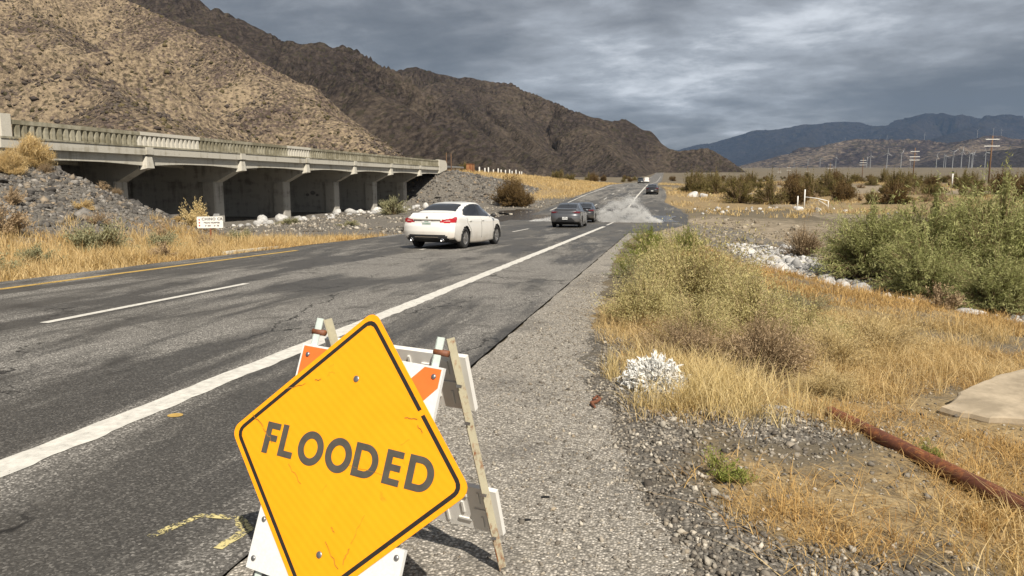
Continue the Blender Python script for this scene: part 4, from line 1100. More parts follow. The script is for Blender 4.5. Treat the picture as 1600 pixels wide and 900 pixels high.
lamp_g = [([(.40, .93), (.60, .955), (.92, .99), (1.0, .95), (.86, .86), (.60, .86), (.50, .90)], 8)]
zc_ = lambda x, y: float(road_z(y))
def car_at(x, y, rz):           # sit the car on the sloping road
    return (x, y, float(road_z(y)) + .002)
st_w = dict(lamps=lamp_w, plate_z=.80, badge_z=.985, strip_z=.905, exhaust=True, plate_ink='plate_green', mirror='black_plastic', trimtop=.46, trimw=.62, lampmat='tail_red')
st_g = dict(lamps=lamp_g, plate_z=.56, lampmat='dark_tail', trimtop=.60, trimw=.40, spoiler=True, plate_ink='sign_ink', rearwin=(-1.75, -.80), antenna=True)
white_car = make_car('sedan_car', 'white sedan with red tail lamps and muddy flanks on the left lane line', SEDAN, (1.02, 1.03, 1.03), 'paint_white', st_w, car_at(-6.98, 24.95, 0), R_(-8.0), group='cars on the road')
grey_car = make_car('sedan_car', 'metallic grey sedan driving toward the water splash, white licence plate', SEDAN, (1.0, .97, 1.0), 'paint_grey', st_g, car_at(-5.70, 46.2, 0), R_(-.5), group='cars on the road')
dark_car = make_car('sedan_car', 'dark green sedan throwing up spray, half hidden by the grey sedan', SEDAN, (.985, .95, .98), 'paint_dark', dict(st_g, lampmat='dark_tail'), car_at(-5.85, 56.6, 0), R_(0), group='cars on the road')
black_car = make_car('sedan_car', 'black sedan with dark red tail lamps pulled over on the right shoulder', SEDAN, (1, 1, 1), 'paint_black', dict(st_g, spoiler=False), car_at(-1.75, 112.0, 0), R_(0), group='cars on the road')
VAN = dict(SEDAN, top=[(-2.44, 1.62), (-2.3, 1.78), (-1.9, 1.83), (-1.0, 1.86), (0, 1.86), (.6, 1.82), (1.0, 1.60), (1.45, 1.22), (1.7, 1.12), (2.1, 1.02), (2.44, .80)],
           belt=[(-2.44, 1.08), (-1.6, 1.08), (0, 1.06), (1.2, 1.03), (1.8, .98), (2.25, .88), (2.44, .74)], roof=[(-2.44, .68), (0, .70), (1.0, .68), (2.44, .60)])
st_v = dict(lamps=[([(.62, .9), (.80, .9), (.84, 1.25), (.66, 1.25)], 8)], plate_z=.8, sidewin=[(-2.1, 1.2), (-2.05, 1.62), (.5, 1.68), (.95, 1.5), (1.25, 1.16)], rearwin=(-2.44, -2.3), trimtop=.5)
make_car('van', 'small white van far up the road by the right edge line', VAN, (1, 1, 1.02), 'paint_white', st_v, car_at(-6.1, 262, 0), 0, 'van', simple_=True)
make_car('sport_utility_car', 'small dark boxy car far up the road, left of the white van', VAN, (1, .98, .98), 'paint_dark', st_v, car_at(-7.2, 232, 0), R_(180), 'car', simple_=True)
for cobj, dy in ((white_car, 24.95), (grey_car, 46.2), (dark_car, 56.6), (black_car, 112.0)):
    sl = float(road_z(dy + 1.4) - road_z(dy - 1.4)) / 2.8
    cobj.rotation_euler = (math.atan(sl), 0, cobj.rotation_euler.z)
    cobj.location.z = float(road_z(dy - 1.4) + road_z(dy + 1.4)) / 2 + .002

# ------------------------------------------------------------------ stones
def ico(sub):
    import bmesh
    bm = bmesh.new(); bmesh.ops.create_icosphere(bm, subdivisions=sub, radius=1.0)
    V = np.array([v.co[:] for v in bm.verts]); F = np.array([[v.index for v in f.verts] for f in bm.faces]); bm.free(); return V, F
I1V, I1F = ico(1); I2V, I2F = ico(2)
def stone_shapes(base, k, seed, squash=(.5, .9), rough=.28, angular=True):
    r = np.random.default_rng(seed); V0, F0 = base; out = []
    for i in range(k):
        V = V0.copy() * (1 + rough * (r.random((len(V0), 1)) - .5) * 2)
        if angular:                             # shear off flat facets
            for _ in range(9):
                d = r.normal(size=3); d /= np.linalg.norm(d); t = V @ d; lim = r.uniform(.38, .72)
                V = V - np.maximum(t - lim, 0)[:, None] * d
        V *= np.array([1, r.uniform(.6, 1.0), r.uniform(*squash)]); out.append(V)
    return out, F0
O1V = np.array([[1, 0, 0], [-1, 0, 0], [0, 1, 0], [0, -1, 0], [0, 0, 1], [0, 0, -1.]]); O1F = np.array([[0, 2, 4], [2, 1, 4], [1, 3, 4], [3, 0, 4], [2, 0, 5], [1, 2, 5], [3, 1, 5], [0, 3, 5]])
def rotz_tilt(n, r, tilt=.35):
    a = r.uniform(0, 2 * np.pi, n); b = r.normal(0, tilt, n); c = r.normal(0, tilt, n)
    ca, sa, cb, sb, cc, sc = np.cos(a), np.sin(a), np.cos(b), np.sin(b), np.cos(c), np.sin(c)
    Rz = np.stack([np.stack([ca, -sa, 0 * a], -1), np.stack([sa, ca, 0 * a], -1), np.stack([0 * a, 0 * a, 1 + 0 * a], -1)], 1)
    Rx = np.stack([np.stack([1 + 0 * a, 0 * a, 0 * a], -1), np.stack([0 * a, cb, -sb], -1), np.stack([0 * a, sb, cb], -1)], 1)
    Ry = np.stack([np.stack([cc, 0 * a, sc], -1), np.stack([0 * a, 1 + 0 * a, 0 * a], -1), np.stack([-sc, 0 * a, cc], -1)], 1)
    return Rz @ Rx @ Ry
def scatter_mesh(name, shapes, F0, P, S, seed, tilt=.4, sink=.2):
    r = np.random.default_rng(seed); n = len(P); M_ = rotz_tilt(n, r, tilt); k = r.integers(0, len(shapes), n)
    SH = np.array(shapes)[k]                    # n, nv, 3
    V = np.einsum('nij,nvj->nvi', M_, SH) * (S * (1.25 if SH.shape[1] == 6 else 1.0))[:, None, None] + P[:, None, :]
    V[:, :, 2] += (.35 - sink) * S[:, None]
    nv = SH.shape[1]; F = (F0[None] + (np.arange(n) * nv)[:, None, None]).reshape(-1, 3)
    return big_mesh(name, V.reshape(-1, 3), F, np.repeat(r.random(n), nv))
def patch(name, pts_fn, mat, lift=.012):
    xs, ys, mask = pts_fn; X, Y = np.meshgrid(xs, ys); Z = ground_z(X, Y) + lift * np.where(mask(X, Y), 1, -8)
    return kind(link(name, big_mesh(name, np.stack([X, Y, Z], -1).reshape(-1, 3), grid_faces(len(ys), len(xs)), attrs={'gravel': np.where(mask(X, Y), .8, 0).ravel(), 'straw': np.zeros(X.size), 'sand': np.zeros(X.size)}), mat, smooth=True), 'structure')
ang, AF = stone_shapes((O1V, O1F), 14, 1, (.45, .95), .35, False); rnd, RF = stone_shapes((I2V, I2F), 6, 2, (.55, .85), .10, False)
ang2, AF2 = stone_shapes((I2V, I2F), 12, 9, (.28, .7), .10)
def stone_children(parent, shapes, F0, P, S, mat, seed, name='stone', tilt=.4, smooth=False):
    r = np.random.default_rng(seed); mes = []
    for k, sh in enumerate(shapes):
        me = big_mesh(name, sh, F0, np.full(len(sh), (k + .5) / len(shapes)))
        me.materials.append(mat)
        if smooth: me.polygons.foreach_set('use_smooth', np.ones(len(F0), bool))
        mes.append(me)
    for p, s in zip(P, S):
        o = bpy.data.objects.new(name, mes[r.integers(len(mes))]); COL.objects.link(o); o.parent = parent
        o.location = (p[0], p[1], p[2] + .12 * s); o.scale = (s, s, s); o.rotation_euler = (r.normal(0, tilt), r.normal(0, tilt), r.uniform(0, 6.28))
def rand_on(n, x0, x1, y0, y1, seed, test):
    r = np.random.default_rng(seed); out = np.zeros((0, 2))
    while len(out) < n:
        q = np.c_[r.uniform(x0, x1, n * 2), r.uniform(y0, y1, n * 2)]; out = np.concatenate([out, q[test(q[:, 0], q[:, 1], r)]])
    out = out[:n]; return np.c_[out, ground_z(out[:, 0], out[:, 1])]
# near embankment of broken slate
mask_e = lambda X, Y: (X < -19.5) & (X > -31.2) & (embank(Y, X) > .12) & (Y < 41) & (Y > 12)
emb_o = patch('embankment', (np.linspace(-31.5, -18.5, 40), np.linspace(11, 42, 80), mask_e), MAT['ground'])
t_e = lambda x, y, r: mask_e(x, y) & (r.random(len(x)) < np.clip((-18.8 - x) / 3, 0, 1) * (.35 + .9 * vnoise(x * .6, y * .6, 5)))
P = rand_on(280, -31, -19.5, 13, 40, 21, t_e); r_ = np.random.default_rng(5)
stone_children(emb_o, ang2, AF2, P, np.clip(r_.lognormal(-1.95, .50, len(P)), .08, .55), MAT['riprap_stone'], 31)
P = rand_on(11000, -31.2, -19.0, 12, 41, 22, t_e)
kind(link('rubble', scatter_mesh('rubble', ang, AF, P, np.clip(r_.lognormal(-2.85, .5, len(P)), .03, .24), 32), MAT['riprap_stone'], emb_o), 'stuff')
# far embankment at the other end of the bridge
mask_f = lambda X, Y: (X < -18.5) & (X > -34) & (Y > 92) & (Y < 112 + .4 * (X + 26)) & (ground_z(X, Y) > -1.6)
emb_f = patch('far_embankment', (np.linspace(-34, -18, 34), np.linspace(91, 116, 44), mask_f), MAT['ground'])
t_f = lambda x, y, r: mask_f(x, y)
P = rand_on(90, -33, -18.5, 93, 113, 23, t_f); stone_children(emb_f, ang2, AF2, P, np.clip(r_.lognormal(-1.45, .4, len(P)), .15, .6), MAT['riprap_stone'], 33)
P = rand_on(2600, -34, -18.5, 92, 114, 24, t_f); kind(link('rubble', scatter_mesh('rubble', ang, AF, P, np.clip(r_.lognormal(-2.25, .45, len(P)), .05, .35), 34), MAT['riprap_stone'], emb_f), 'stuff')
# cobbles in the creek bed
def t_c(x, y, r):
    d, _ = polydist(x, y, CREEK); return d < 2.1 * np.sqrt(r.random(len(x)))
mask_c = lambda X, Y: polydist(X, Y, CREEK)[0] < 2.4
creek = patch('creek_bed', (np.linspace(2, 24, 60), np.linspace(12, 46, 90), mask_c), MAT['ground'], .01)
P = rand_on(280, 4.5, 14, 19.5, 38, 25, t_c); stone_children(creek, rnd, RF, P, np.clip(r_.lognormal(-1.75, .4, len(P)), .09, .42), MAT['creek_stone'], 35, 'cobble', smooth=True)
P = rand_on(2600, 3.5, 20, 15, 44, 26, t_c); kind(link('small_cobbles', scatter_mesh('small_cobbles', ang, AF, P, np.clip(r_.lognormal(-2.6, .4, len(P)), .04, .16), 36), MAT['creek_stone'], creek), 'stuff')
# pale stones washed against the piers
t_w = lambda x, y, r: (r.random(len(x)) < np.exp(-((x + 30.5 - .0 * y) / 1.6) ** 2))
P = rand_on(110, -34, -27, 44, 92, 27, t_w); stone_children(ground, rnd, RF, P, np.clip(r_.lognormal(-1.6, .5, len(P)), .12, .65), MAT['creek_stone'], 37, 'washed_stone', smooth=True)
P = rand_on(2400, -31, -12.6, 36, 98, 28, lambda x, y, r: vnoise(x * .3, y * .3, 4) > .42)
kind(link('wash_gravel', scatter_mesh('wash_gravel', ang, AF, P, np.clip(r_.lognormal(-2.6, .5, len(P)), .04, .3), 38), MAT['pebble'], ground), 'stuff')
# gravel at the photographer's feet
def t_g(x, y, r):
    re = shoulder_edge(y); g = np.exp(-(((x - .75) / .62) ** 2 + ((y - 5.15) / .55) ** 2)) + sstep(3.55, 3.05, y) * .9
    return (x > re - .30) & (r.random(len(x)) < .06 + g + .55 * (x - re < .40))
P = rand_on(16000, -.6, 3.6, 2.2, 8.5, 29, t_g); kind(link('gravel', scatter_mesh('gravel', ang, AF, P, np.clip(r_.lognormal(-4.75, .42, len(P)), .004, .032), 39, .6, .15), MAT['pebble'], ground), 'stuff')
def t_s(x, y, r): return (x > -1.6) & (x < shoulder_edge(y)) & (r.random(len(x)) < .25 + .75 * sstep(-1.2, 0, x - shoulder_edge(y)))
P = rand_on(7000, -1.7, .6, 2.2, 16, 30, t_s); P[:, 2] = road_z(P[:, 1]) - .012
kind(link('loose_chippings', scatter_mesh('loose_chippings', ang, AF, P, np.clip(r_.lognormal(-5.1, .4, len(P)), .003, .018), 40, .6, .15), MAT['pebble'], ground), 'stuff')
# broken asphalt and sandy rubble on the creek bank by the dip
P = rand_on(60, 1.6, 9, 36, 70, 41, lambda x, y, r: (polydist(x, y, CREEK)[0] < 7) & (x > shoulder_edge(y) + .2)); stone_children(ground, ang2, AF2, P, np.clip(r_.lognormal(-1.75, .45, len(P)), .08, .5), MAT['bank_stone'], 42, 'bank_rock')
P = rand_on(1300, 1.4, 9.5, 34, 74, 47, lambda x, y, r: (polydist(x, y, CREEK)[0] < 8) & (x > shoulder_edge(y) + .1) & (vnoise(x * .5, y * .5, 6) > .4)); kind(link('bank_rubble', scatter_mesh('bank_rubble', ang, AF, P, np.clip(r_.lognormal(-3.0, .5, len(P)), .02, .18), 48), MAT['bank_stone'], ground), 'stuff')
P = rand_on(34, 3, 22, 66, 84, 43, lambda x, y, r: r.random(len(x)) < .5); stone_children(ground, rnd, RF, P, np.clip(r_.lognormal(-1.8, .45, len(P)), .1, .45), MAT['creek_stone'], 44, 'roadside_stone', smooth=True)

def boulder(x, y, sx, sy, sz, label, mat, seed, rz=0.0, tilt=(0, 0)):
    sh, f = stone_shapes((ico(3)), 1, seed, (.8, .9), .05); V = sh[0]
    V = V * (1 + .10 * fbm(V[:, 0] * 1.7 + seed, V[:, 1] * 1.7 + V[:, 2], 3, seed)[:, None])
    o = link('boulder', big_mesh('boulder', V * [sx, sy, sz], f, np.full(len(V), .3)), mat, smooth=False)
    o.location = (x, y, float(ground_z(x, y)) + sz * .25); o.rotation_euler = (tilt[0], tilt[1], rz); return tag(o, label, 'boulder', None)
boulder(4.0, 109, 1.3, .9, .7, 'two-humped white boulder beside the road near the black sedan', MAT['creek_stone'], 3)
boulder(5.4, 108.6, .8, .7, .65, 'smaller white boulder right of the two-humped one near the black sedan', MAT['creek_stone'], 4)
boulder(17.5, 47.5, 1.5, 1.0, .9, 'pale grey boulder showing above the green mesquite thicket', MAT['creek_stone'], 5)
boulder(4.9, 46.0, .7, .5, .35, 'blue grey rock slab lying on the eroded creek bank', MAT['riprap_stone'], 6, .4, (.3, .2))
boulder(4.4, 40.5, .6, .45, .35, 'pale tilted rock half way down the eroded bank', MAT['creek_stone'], 7, .9, (.4, .1))
boulder(-23.2, 19.8, .55, .5, .38, 'tan block on the upper edge of the slate embankment', MAT['riprap_stone'], 8)

# scattered boulders and scrub over the near hill
def hill_pts(n, seed, fn):
    xs, ys, Z = hill_grid; r = np.random.default_rng(seed); out = []
    tot = 0
    while tot < n:
        x = r.uniform(xs[0], xs[-1], n * 3); y = r.uniform(ys[0], ys[-1], n * 3)
        fx = (x - xs[0]) / (xs[1] - xs[0]); fy = (y - ys[0]) / (ys[1] - ys[0]); i = np.clip(fx.astype(int), 0, len(xs) - 2); j = np.clip(fy.astype(int), 0, len(ys) - 2); u = fx - i; v = fy - j
        z = Z[j, i] * (1 - u) * (1 - v) + Z[j, i + 1] * u * (1 - v) + Z[j + 1, i] * (1 - u) * v + Z[j + 1, i + 1] * u * v
        ang_ = np.arctan2(x, y)                 # keep the side that can be seen from the road
        k = (z > ground_z(x, y) + 1) & (ang_ > -1.02) & (r.random(len(x)) < fn(x, y)); out.append(np.c_[x, y, z][k]); tot += k.sum()
    return np.concatenate(out)[:n]
P = hill_pts(13000, 51, lambda x, y: .15 + .85 * (fbm(x * .03, y * .03, 3, 5) > .05) * np.clip(300 / np.hypot(x, y), 0, 1) ** 2)
kind(link('hillside_rocks', scatter_mesh('hillside_rocks', ang, AF, P, np.clip(r_.lognormal(-.85, .45, len(P)), .2, 1.0), 52), MAT['hill_boulder'], hill), 'stuff')
P = hill_pts(7000, 53, lambda x, y: .25 + .75 * vnoise(x * .05, y * .05, 9))
kind(link('hillside_scrub', scatter_mesh('hillside_scrub', ang, AF, P, np.clip(r_.lognormal(-.75, .4, len(P)), .25, 1.2), 54), MAT['scrub'], hill), 'stuff')

# ------------------------------------------------------------------ grass and shrubs
def blades(P, h, lean, w, seed, curl=.5):
    """each blade: a tapering strip of two joints; returns V, F(tri), val"""
    r = np.random.default_rng(seed); n = len(P); a = r.uniform(0, 2 * np.pi, n); l = np.abs(r.normal(0, lean, n)) + .05
    d = np.stack([np.cos(a), np.sin(a), 0 * a], -1); b = a + r.uniform(-1.2, 1.2, n) + np.pi / 2; s = np.stack([np.cos(b), np.sin(b), 0 * b], -1) * (w / 2 * r.uniform(.6, 1.4, n))[:, None]
    h = h * r.uniform(.55, 1.25, n); z = np.array([0, 0, 1.0])
    m1 = P + d * (h * l * .35)[:, None] + z * (h * .5)[:, None]; m2 = P + d * (h * l * (.8 + curl * .5))[:, None] + z * (h * (.98 - .35 * np.minimum(l, 1.6) * curl))[:, None]
    V = np.stack([P - s, P + s, m1 - s * .75, m1 + s * .75, m2], 1)
    F = np.array([[0, 1, 3], [0, 3, 2], [2, 3, 4]]); F = (F[None] + (np.arange(n) * 5)[:, None, None]).reshape(-1, 3)
    return V.reshape(-1, 3), F, np.repeat(r.random(n), 5)
def grass(name, n, x0, x1, y0, y1, hfn, dens, w, mat, seed, label, lean=.6, tuft=6, spread=.06, curl=.5):
    T = rand_on(max(1, n // tuft), x0, x1, y0, y1, seed, dens); r = np.random.default_rng(seed + 1)
    P = np.repeat(T, tuft, 0); P[:, :2] += r.normal(0, spread, (len(P), 2)); P[:, 2] = ground_z(P[:, 0], P[:, 1]) - .015
    V, F, v = blades(P, hfn(P[:, 0], P[:, 1]) * np.repeat(r.uniform(.6, 1.3, len(T)), tuft), lean, w, seed + 2, curl)
    hue = np.repeat(r.normal(0, .12, len(T)) + .30 * fbm(T[:, 0] * .6, T[:, 1] * .6, 2, seed), tuft * 5); o = kind(link(name, big_mesh(name, V, F, np.clip(v * .8 + .1 + hue, 0, 1)), mat), 'stuff')
    return tag(o, label, 'grass')
off_r = lambda x, y: x - shoulder_edge(y)
def d_near(x, y, r):
    g = np.exp(-(((x - .75) / .62) ** 2 + ((y - 5.15) / .55) ** 2)) + sstep(3.55, 3.05, y) * .9
    nz = vnoise(x * 1.1, y * 1.1, 14)
    return (off_r(x, y) > .05) & (r.random(len(x)) < np.clip(1.15 - 1.25 * g, .015, 1) * sstep(.42, .62, nz + .06)) & ((((x + .06) / .34) ** 2 + ((y - 5.95) / .48) ** 2) > 1) & ((((x - 2.9) / .95) ** 2 + ((y - 6.25) / .85) ** 2) > 1)
grass('dry_grass', 26000, -.9, 4.6, 2.6, 12, lambda x, y: .12 + .13 * vnoise(x * 1.3, y * 1.3, 2) + .07 * (y > 7), d_near, .0045, MAT['straw'], 101, 'dry yellow grass along the right edge of the shoulder', 1.25, 9, .045)
def d_low(x, y, r):
    g = np.exp(-(((x - .75) / .62) ** 2 + ((y - 5.15) / .55) ** 2)) + sstep(3.45, 2.95, y) * .85
    return (off_r(x, y) > .12) & (r.random(len(x)) < np.clip(1.1 - 1.2 * g, .02, 1) * sstep(.05, .5, off_r(x, y)) * (.15 + .85 * sstep(.42, .62, vnoise(x * 1.7, y * 1.7, 44)))) & ((((x + .06) / .34) ** 2 + ((y - 5.95) / .48) ** 2) > 1) & ((((x - 2.9) / .95) ** 2 + ((y - 6.25) / .85) ** 2) > 1)
grass('low_dry_grass', 34000, -.8, 4.6, 2.6, 10, lambda x, y: .07 + .06 * vnoise(x * 1.3, y * 1.3, 2), d_low, .0042, MAT['rust_straw'], 105, 'low rusty brown grass matted over the ground on the right', 1.4, 8, .05)
def d_mid(x, y, r):
    dc, _ = polydist(x, y, CREEK); nz = vnoise(x * .85, y * .85, 27); return (off_r(x, y) > .2) & (dc > 2.0) & (r.random(len(x)) < sstep(.42, .58, nz) * sstep(1, 3, dc + (y < 20) * 2) * (1 - .9 * (y > 30)))
grass('dry_grass', 36000, .2, 14, 9, 34, lambda x, y: .12 + .15 * vnoise(x * .8, y * .8, 2), d_mid, .011, MAT['rust_straw'], 111, 'rusty dry grass on the slope toward the creek', 1.2, 10, .10)
wb_clear = lambda x, y: (((x + .06) / .34) ** 2 + ((y - 5.95) / .48) ** 2) > 1     # bare ground round the white bush
def d_tuft(x, y, r): return (off_r(x, y) > .05) & wb_clear(x, y) & (np.exp(-(((x - .15) / .55) ** 2 + ((y - 6.0) / .7) ** 2)) > r.random(len(x)))
grass('dry_grass', 4200, -.7, 1.4, 4.9, 7.8, lambda x, y: .27 + 0 * x, d_tuft, .0045, MAT['pale_straw'], 115, 'tall pale straw around the white-leaved bush', .75, 7, .04)
def d_left(x, y, r):
    return (x < -12.0 - .3 * vnoise(y * .8, y * 0, 3)) & (r.random(len(x)) < np.clip(1.1 - sstep(-17.5, -20.5, x), 0, 1) * (1 - sstep(27, 34, y)) * (.4 + .6 * vnoise(x * .5, y * .5, 8)))
grass('dry_grass', 50000, -21, -11.9, 5, 36, lambda x, y: .26 + .26 * vnoise(x * .5, y * .5, 2) * sstep(-12.2, -14, x), d_left, .013, MAT['straw'], 121, 'tall dry golden grass on the left verge below the slate embankment', .55, 12, .12)
grass('rusty_grass', 20000, -21, -12.3, 5, 34, lambda x, y: .16 + .22 * vnoise(x * .5, y * .5, 2), lambda x, y, r: d_left(x, y, r) & (vnoise(x * .45 + 7, y * .45, 18) > .52), .014, MAT['rust_straw'], 125, 'patches of rust brown grass within the golden verge on the left', .9, 10, .14)
def d_fl(x, y, r): return (x < -12.2) & (ground_z(x, y) > -1.35) & (r.random(len(x)) < (.25 + .75 * vnoise(x * .2, y * .2, 6)) * ~mask_f(x, y))
grass('dry_grass', 44000, -46, -12.1, 98, 215, lambda x, y: .32 + .30 * vnoise(x * .25, y * .25, 2), d_fl, .045, MAT['straw'], 131, 'golden dry grass covering the bank beyond the bridge', .6, 10, .3)
def d_fr(x, y, r): return (x > shoulder_edge(y) + .3) & (r.random(len(x)) < sstep(.40, .62, vnoise(x * .12, y * .12, 16)))
grass('dry_grass', 30000, -1, 60, 64, 240, lambda x, y: .30 + .25 * vnoise(x * .25, y * .25, 2), d_fr, .05, MAT['straw'], 141, 'pale dry grass between the shrubs on the desert flat', .7, 10, .3)

def shrub_mesh(seed, R, Hh, tips, leaves, ll, lw, up=.5, droop=0.0, inner=.25, stemw=.008, jit=.06, lobes=.35, upleaf=.4, base=.12, clump=26):
    """stems (strips) and leaves (diamonds) through an uneven dome; returns two meshes"""
    r = np.random.default_rng(seed)
    kc = max(8, tips // clump); ci = r.integers(0, kc, tips)          # twigs gather in clumps with gaps between them
    th = r.uniform(0, 2 * np.pi, kc)[ci] + r.normal(0, .20, tips); u = np.clip((r.random(kc) ** (1 / (1 + up)))[ci] + r.normal(0, .09, tips), 0, 1); ph = np.arcsin(u)
    lob = 1 + lobes * (fbm(np.cos(th) * 1.6 + seed, np.sin(th) * 1.6 + ph * 1.3, 3, seed) * 1.6)
    rad = (inner + (1 - inner) * np.clip((r.random(kc) ** .5)[ci] + r.normal(0, .16, tips), 0, 1.12)) * lob
    T = np.stack([np.cos(th) * np.cos(ph) * R * rad, np.sin(th) * np.cos(ph) * R * rad, np.sin(ph) * Hh * rad + .04 * Hh], -1)
    T[:, 2] = np.maximum(T[:, 2], .03)
    B = T * r.uniform(.30, .62, (tips, 1)) + r.normal(0, jit * R, (tips, 3)); B[:, 2] = np.maximum(B[:, 2], .01)
    if droop: T[:, 2] -= droop * Hh * r.random(tips) * .5; T[:, 2] = np.maximum(T[:, 2], .05)
    mid = (B + T) / 2 + r.normal(0, .05 * R, (tips, 3)) + np.array([0, 0, .10 * Hh * (1 if droop else .3)])
    # stems: trunk strips from the foot to every third twig root, then the twigs
    def strips(A, Bm, C_, w):
        n = len(A); s = r.normal(size=(n, 3)); dr = C_ - A; s = np.cross(dr, s); s /= np.maximum(np.linalg.norm(s, axis=1, keepdims=True), 1e-9); s = s * (w / 2)
        V = np.stack([A - s, A + s, Bm - s * .7, Bm + s * .7, C_], 1); F = np.array([[0, 1, 3], [0, 3, 2], [2, 3, 4]])
        return V.reshape(-1, 3), (F[None] + (np.arange(n) * 5)[:, None, None]).reshape(-1, 3)
    k = np.arange(0, tips, 3); foot = np.c_[r.normal(0, base * R, (len(k), 2)), np.full(len(k), -.03)]
    V1, F1 = strips(foot, (foot + B[k]) / 2 + np.c_[np.zeros((len(k), 2)), np.full(len(k), .05 * Hh)], B[k] + (T[k] - B[k]) * .4, stemw * 2.2)
    V2, F2 = strips(B, mid, T, stemw)
    SV_ = np.concatenate([V1, V2]); SF = np.concatenate([F1, F2 + len(V1)])
    sm = big_mesh('stems', SV_, SF, np.repeat(r.random(len(SV_) // 5), 5))
    # leaves along the twigs
    n = tips * leaves; ti = np.repeat(np.arange(tips), leaves); t = r.uniform(.05, 1.05, n)[:, None]
    Pt = (1 - t) ** 2 * B[ti] + 2 * t * (1 - t) * mid[ti] + t ** 2 * T[ti] + r.normal(0, jit * .5 * R, (n, 3))
    tw = T[ti] - B[ti]; tw /= np.maximum(np.linalg.norm(tw, axis=1, keepdims=True), 1e-9)
    d = r.normal(size=(n, 3)) + tw * 1.0 + np.array([0, 0, upleaf]) - np.array([0, 0, droop * 1.6]); d /= np.linalg.norm(d, axis=1, keepdims=True)
    s = np.cross(d, r.normal(size=(n, 3))); s /= np.linalg.norm(s, axis=1, keepdims=True)
    L = (ll * r.uniform(.6, 1.4, n))[:, None]; Wd = (lw * r.uniform(.6, 1.3, n))[:, None]
    Pt[:, 2] = np.maximum(Pt[:, 2], .02)
    V = np.stack([Pt - d * L * .5, Pt + s * Wd * .5, Pt + d * L * .5, Pt - s * Wd * .5], 1)
    F = (np.array([[0, 1, 2, 3]]) + (np.arange(n) * 4)[:, None])
    tv = np.clip(r.random(tips)[ti] * .55 + r.random(n) * .45, 0, 1)
    lm = big_mesh('foliage', V.reshape(-1, 3), F, np.repeat(tv, 4))
    return sm, lm
PROTO = {}
def proto(key, stemmat, leafm, **kw):
    sm, lm = shrub_mesh(**kw); sm.materials.append(MAT[stemmat]); lm.materials.append(MAT[leafm]); PROTO[key] = (sm, lm)
def plant(key, name, x, y, label, cat='shrub', group=None, s=1.0, rz=0.0, sz=1.0, z=None):
    e_ = empty(name, (x, y, float(ground_z(x, y)) if z is None else z), rz); e_.scale = (s, s, s * sz); tag(e_, label, cat, group)
    link('stems', PROTO[key][0], None, e_); link('foliage', PROTO[key][1], None, e_); return e_
# foreground shrubs
proto('sage_a', 'pale_stem', 'sage_leaf', seed=1, R=.80, Hh=.98, tips=1200, leaves=20, ll=.030, lw=.0105, up=.4, stemw=.005, jit=.05, upleaf=.6)
proto('sage_b', 'pale_stem', 'sage_leaf', seed=2, R=.78, Hh=.85, tips=1100, leaves=19, ll=.030, lw=.010, up=.3, stemw=.005, jit=.06, upleaf=.5)
proto('sage_c', 'stem', 'grey_leaf', seed=22, R=.70, Hh=.78, tips=700, leaves=14, ll=.026, lw=.009, up=.3, stemw=.005, jit=.06, upleaf=.5)
proto('dead_a', 'stem', 'dead_leaf', seed=3, R=.62, Hh=.62, tips=1500, leaves=6, ll=.030, lw=.006, up=.2, stemw=.0045, jit=.10)
proto('fluff', 'pale_stem', 'pale_straw', seed=4, R=.55, Hh=.42, tips=1100, leaves=10, ll=.035, lw=.0045, up=.3, stemw=.004, jit=.08, upleaf=.8)
proto('green_a', 'stem', 'green_leaf', seed=5, R=.80, Hh=.70, tips=700, leaves=16, ll=.060, lw=.011, up=.3, stemw=.006, jit=.05, upleaf=1.2)
proto('green_b', 'stem', 'green_leaf', seed=6, R=.70, Hh=.62, tips=600, leaves=15, ll=.055, lw=.010, up=.3, stemw=.006, jit=.05, upleaf=1.2)
proto('white', 'stem', 'white_leaf', seed=7, R=.30, Hh=.22, tips=480, leaves=7, ll=.046, lw=.0145, up=.3, stemw=.004, jit=.045, inner=.70, lobes=.14, clump=3, upleaf=.7)
proto('weed', 'stem', 'green_leaf', seed=8, R=.16, Hh=.13, tips=260, leaves=9, ll=.018, lw=.005, up=.2, stemw=.002, jit=.08, upleaf=.8)
proto('mesq_a', 'stem', 'mesquite_leaf', seed=10, R=2.6, Hh=3.6, tips=1900, leaves=24, ll=.20, lw=.026, up=.55, droop=.22, stemw=.02, jit=.05, lobes=.5, inner=.35)
proto('mesq_b', 'stem', 'mesquite_leaf', seed=11, R=2.3, Hh=2.8, tips=1700, leaves=24, ll=.19, lw=.026, up=.5, droop=.22, stemw=.02, jit=.05, lobes=.5, inner=.35)
proto('creo_a', 'stem', 'creosote_leaf', seed=12, R=1.9, Hh=2.6, tips=620, leaves=11, ll=.16, lw=.055, up=.5, stemw=.03, jit=.05, lobes=.4, upleaf=1.0, inner=.3)
proto('creo_b', 'stem', 'creosote_leaf', seed=13, R=1.6, Hh=2.0, tips=520, leaves=11, ll=.15, lw=.055, up=.5, stemw=.03, jit=.05, lobes=.5, upleaf=1.0, inner=.3)
proto('creo_r', 'stem', 'rust_leaf', seed=14, R=1.7, Hh=2.3, tips=640, leaves=16, ll=.16, lw=.055, up=.5, stemw=.03, jit=.05, lobes=.4, upleaf=1.0, inner=.3)
proto('bur', 'stem', 'dead_leaf', seed=15, R=.9, Hh=.75, tips=420, leaves=10, ll=.09, lw=.03, up=.3, stemw=.012, jit=.05, lobes=.4)
proto('pale', 'pale_stem', 'grey_leaf', seed=16, R=1.2, Hh=1.1, tips=520, leaves=11, ll=.10, lw=.035, up=.4, stemw=.014, jit=.05, lobes=.45, upleaf=.8)
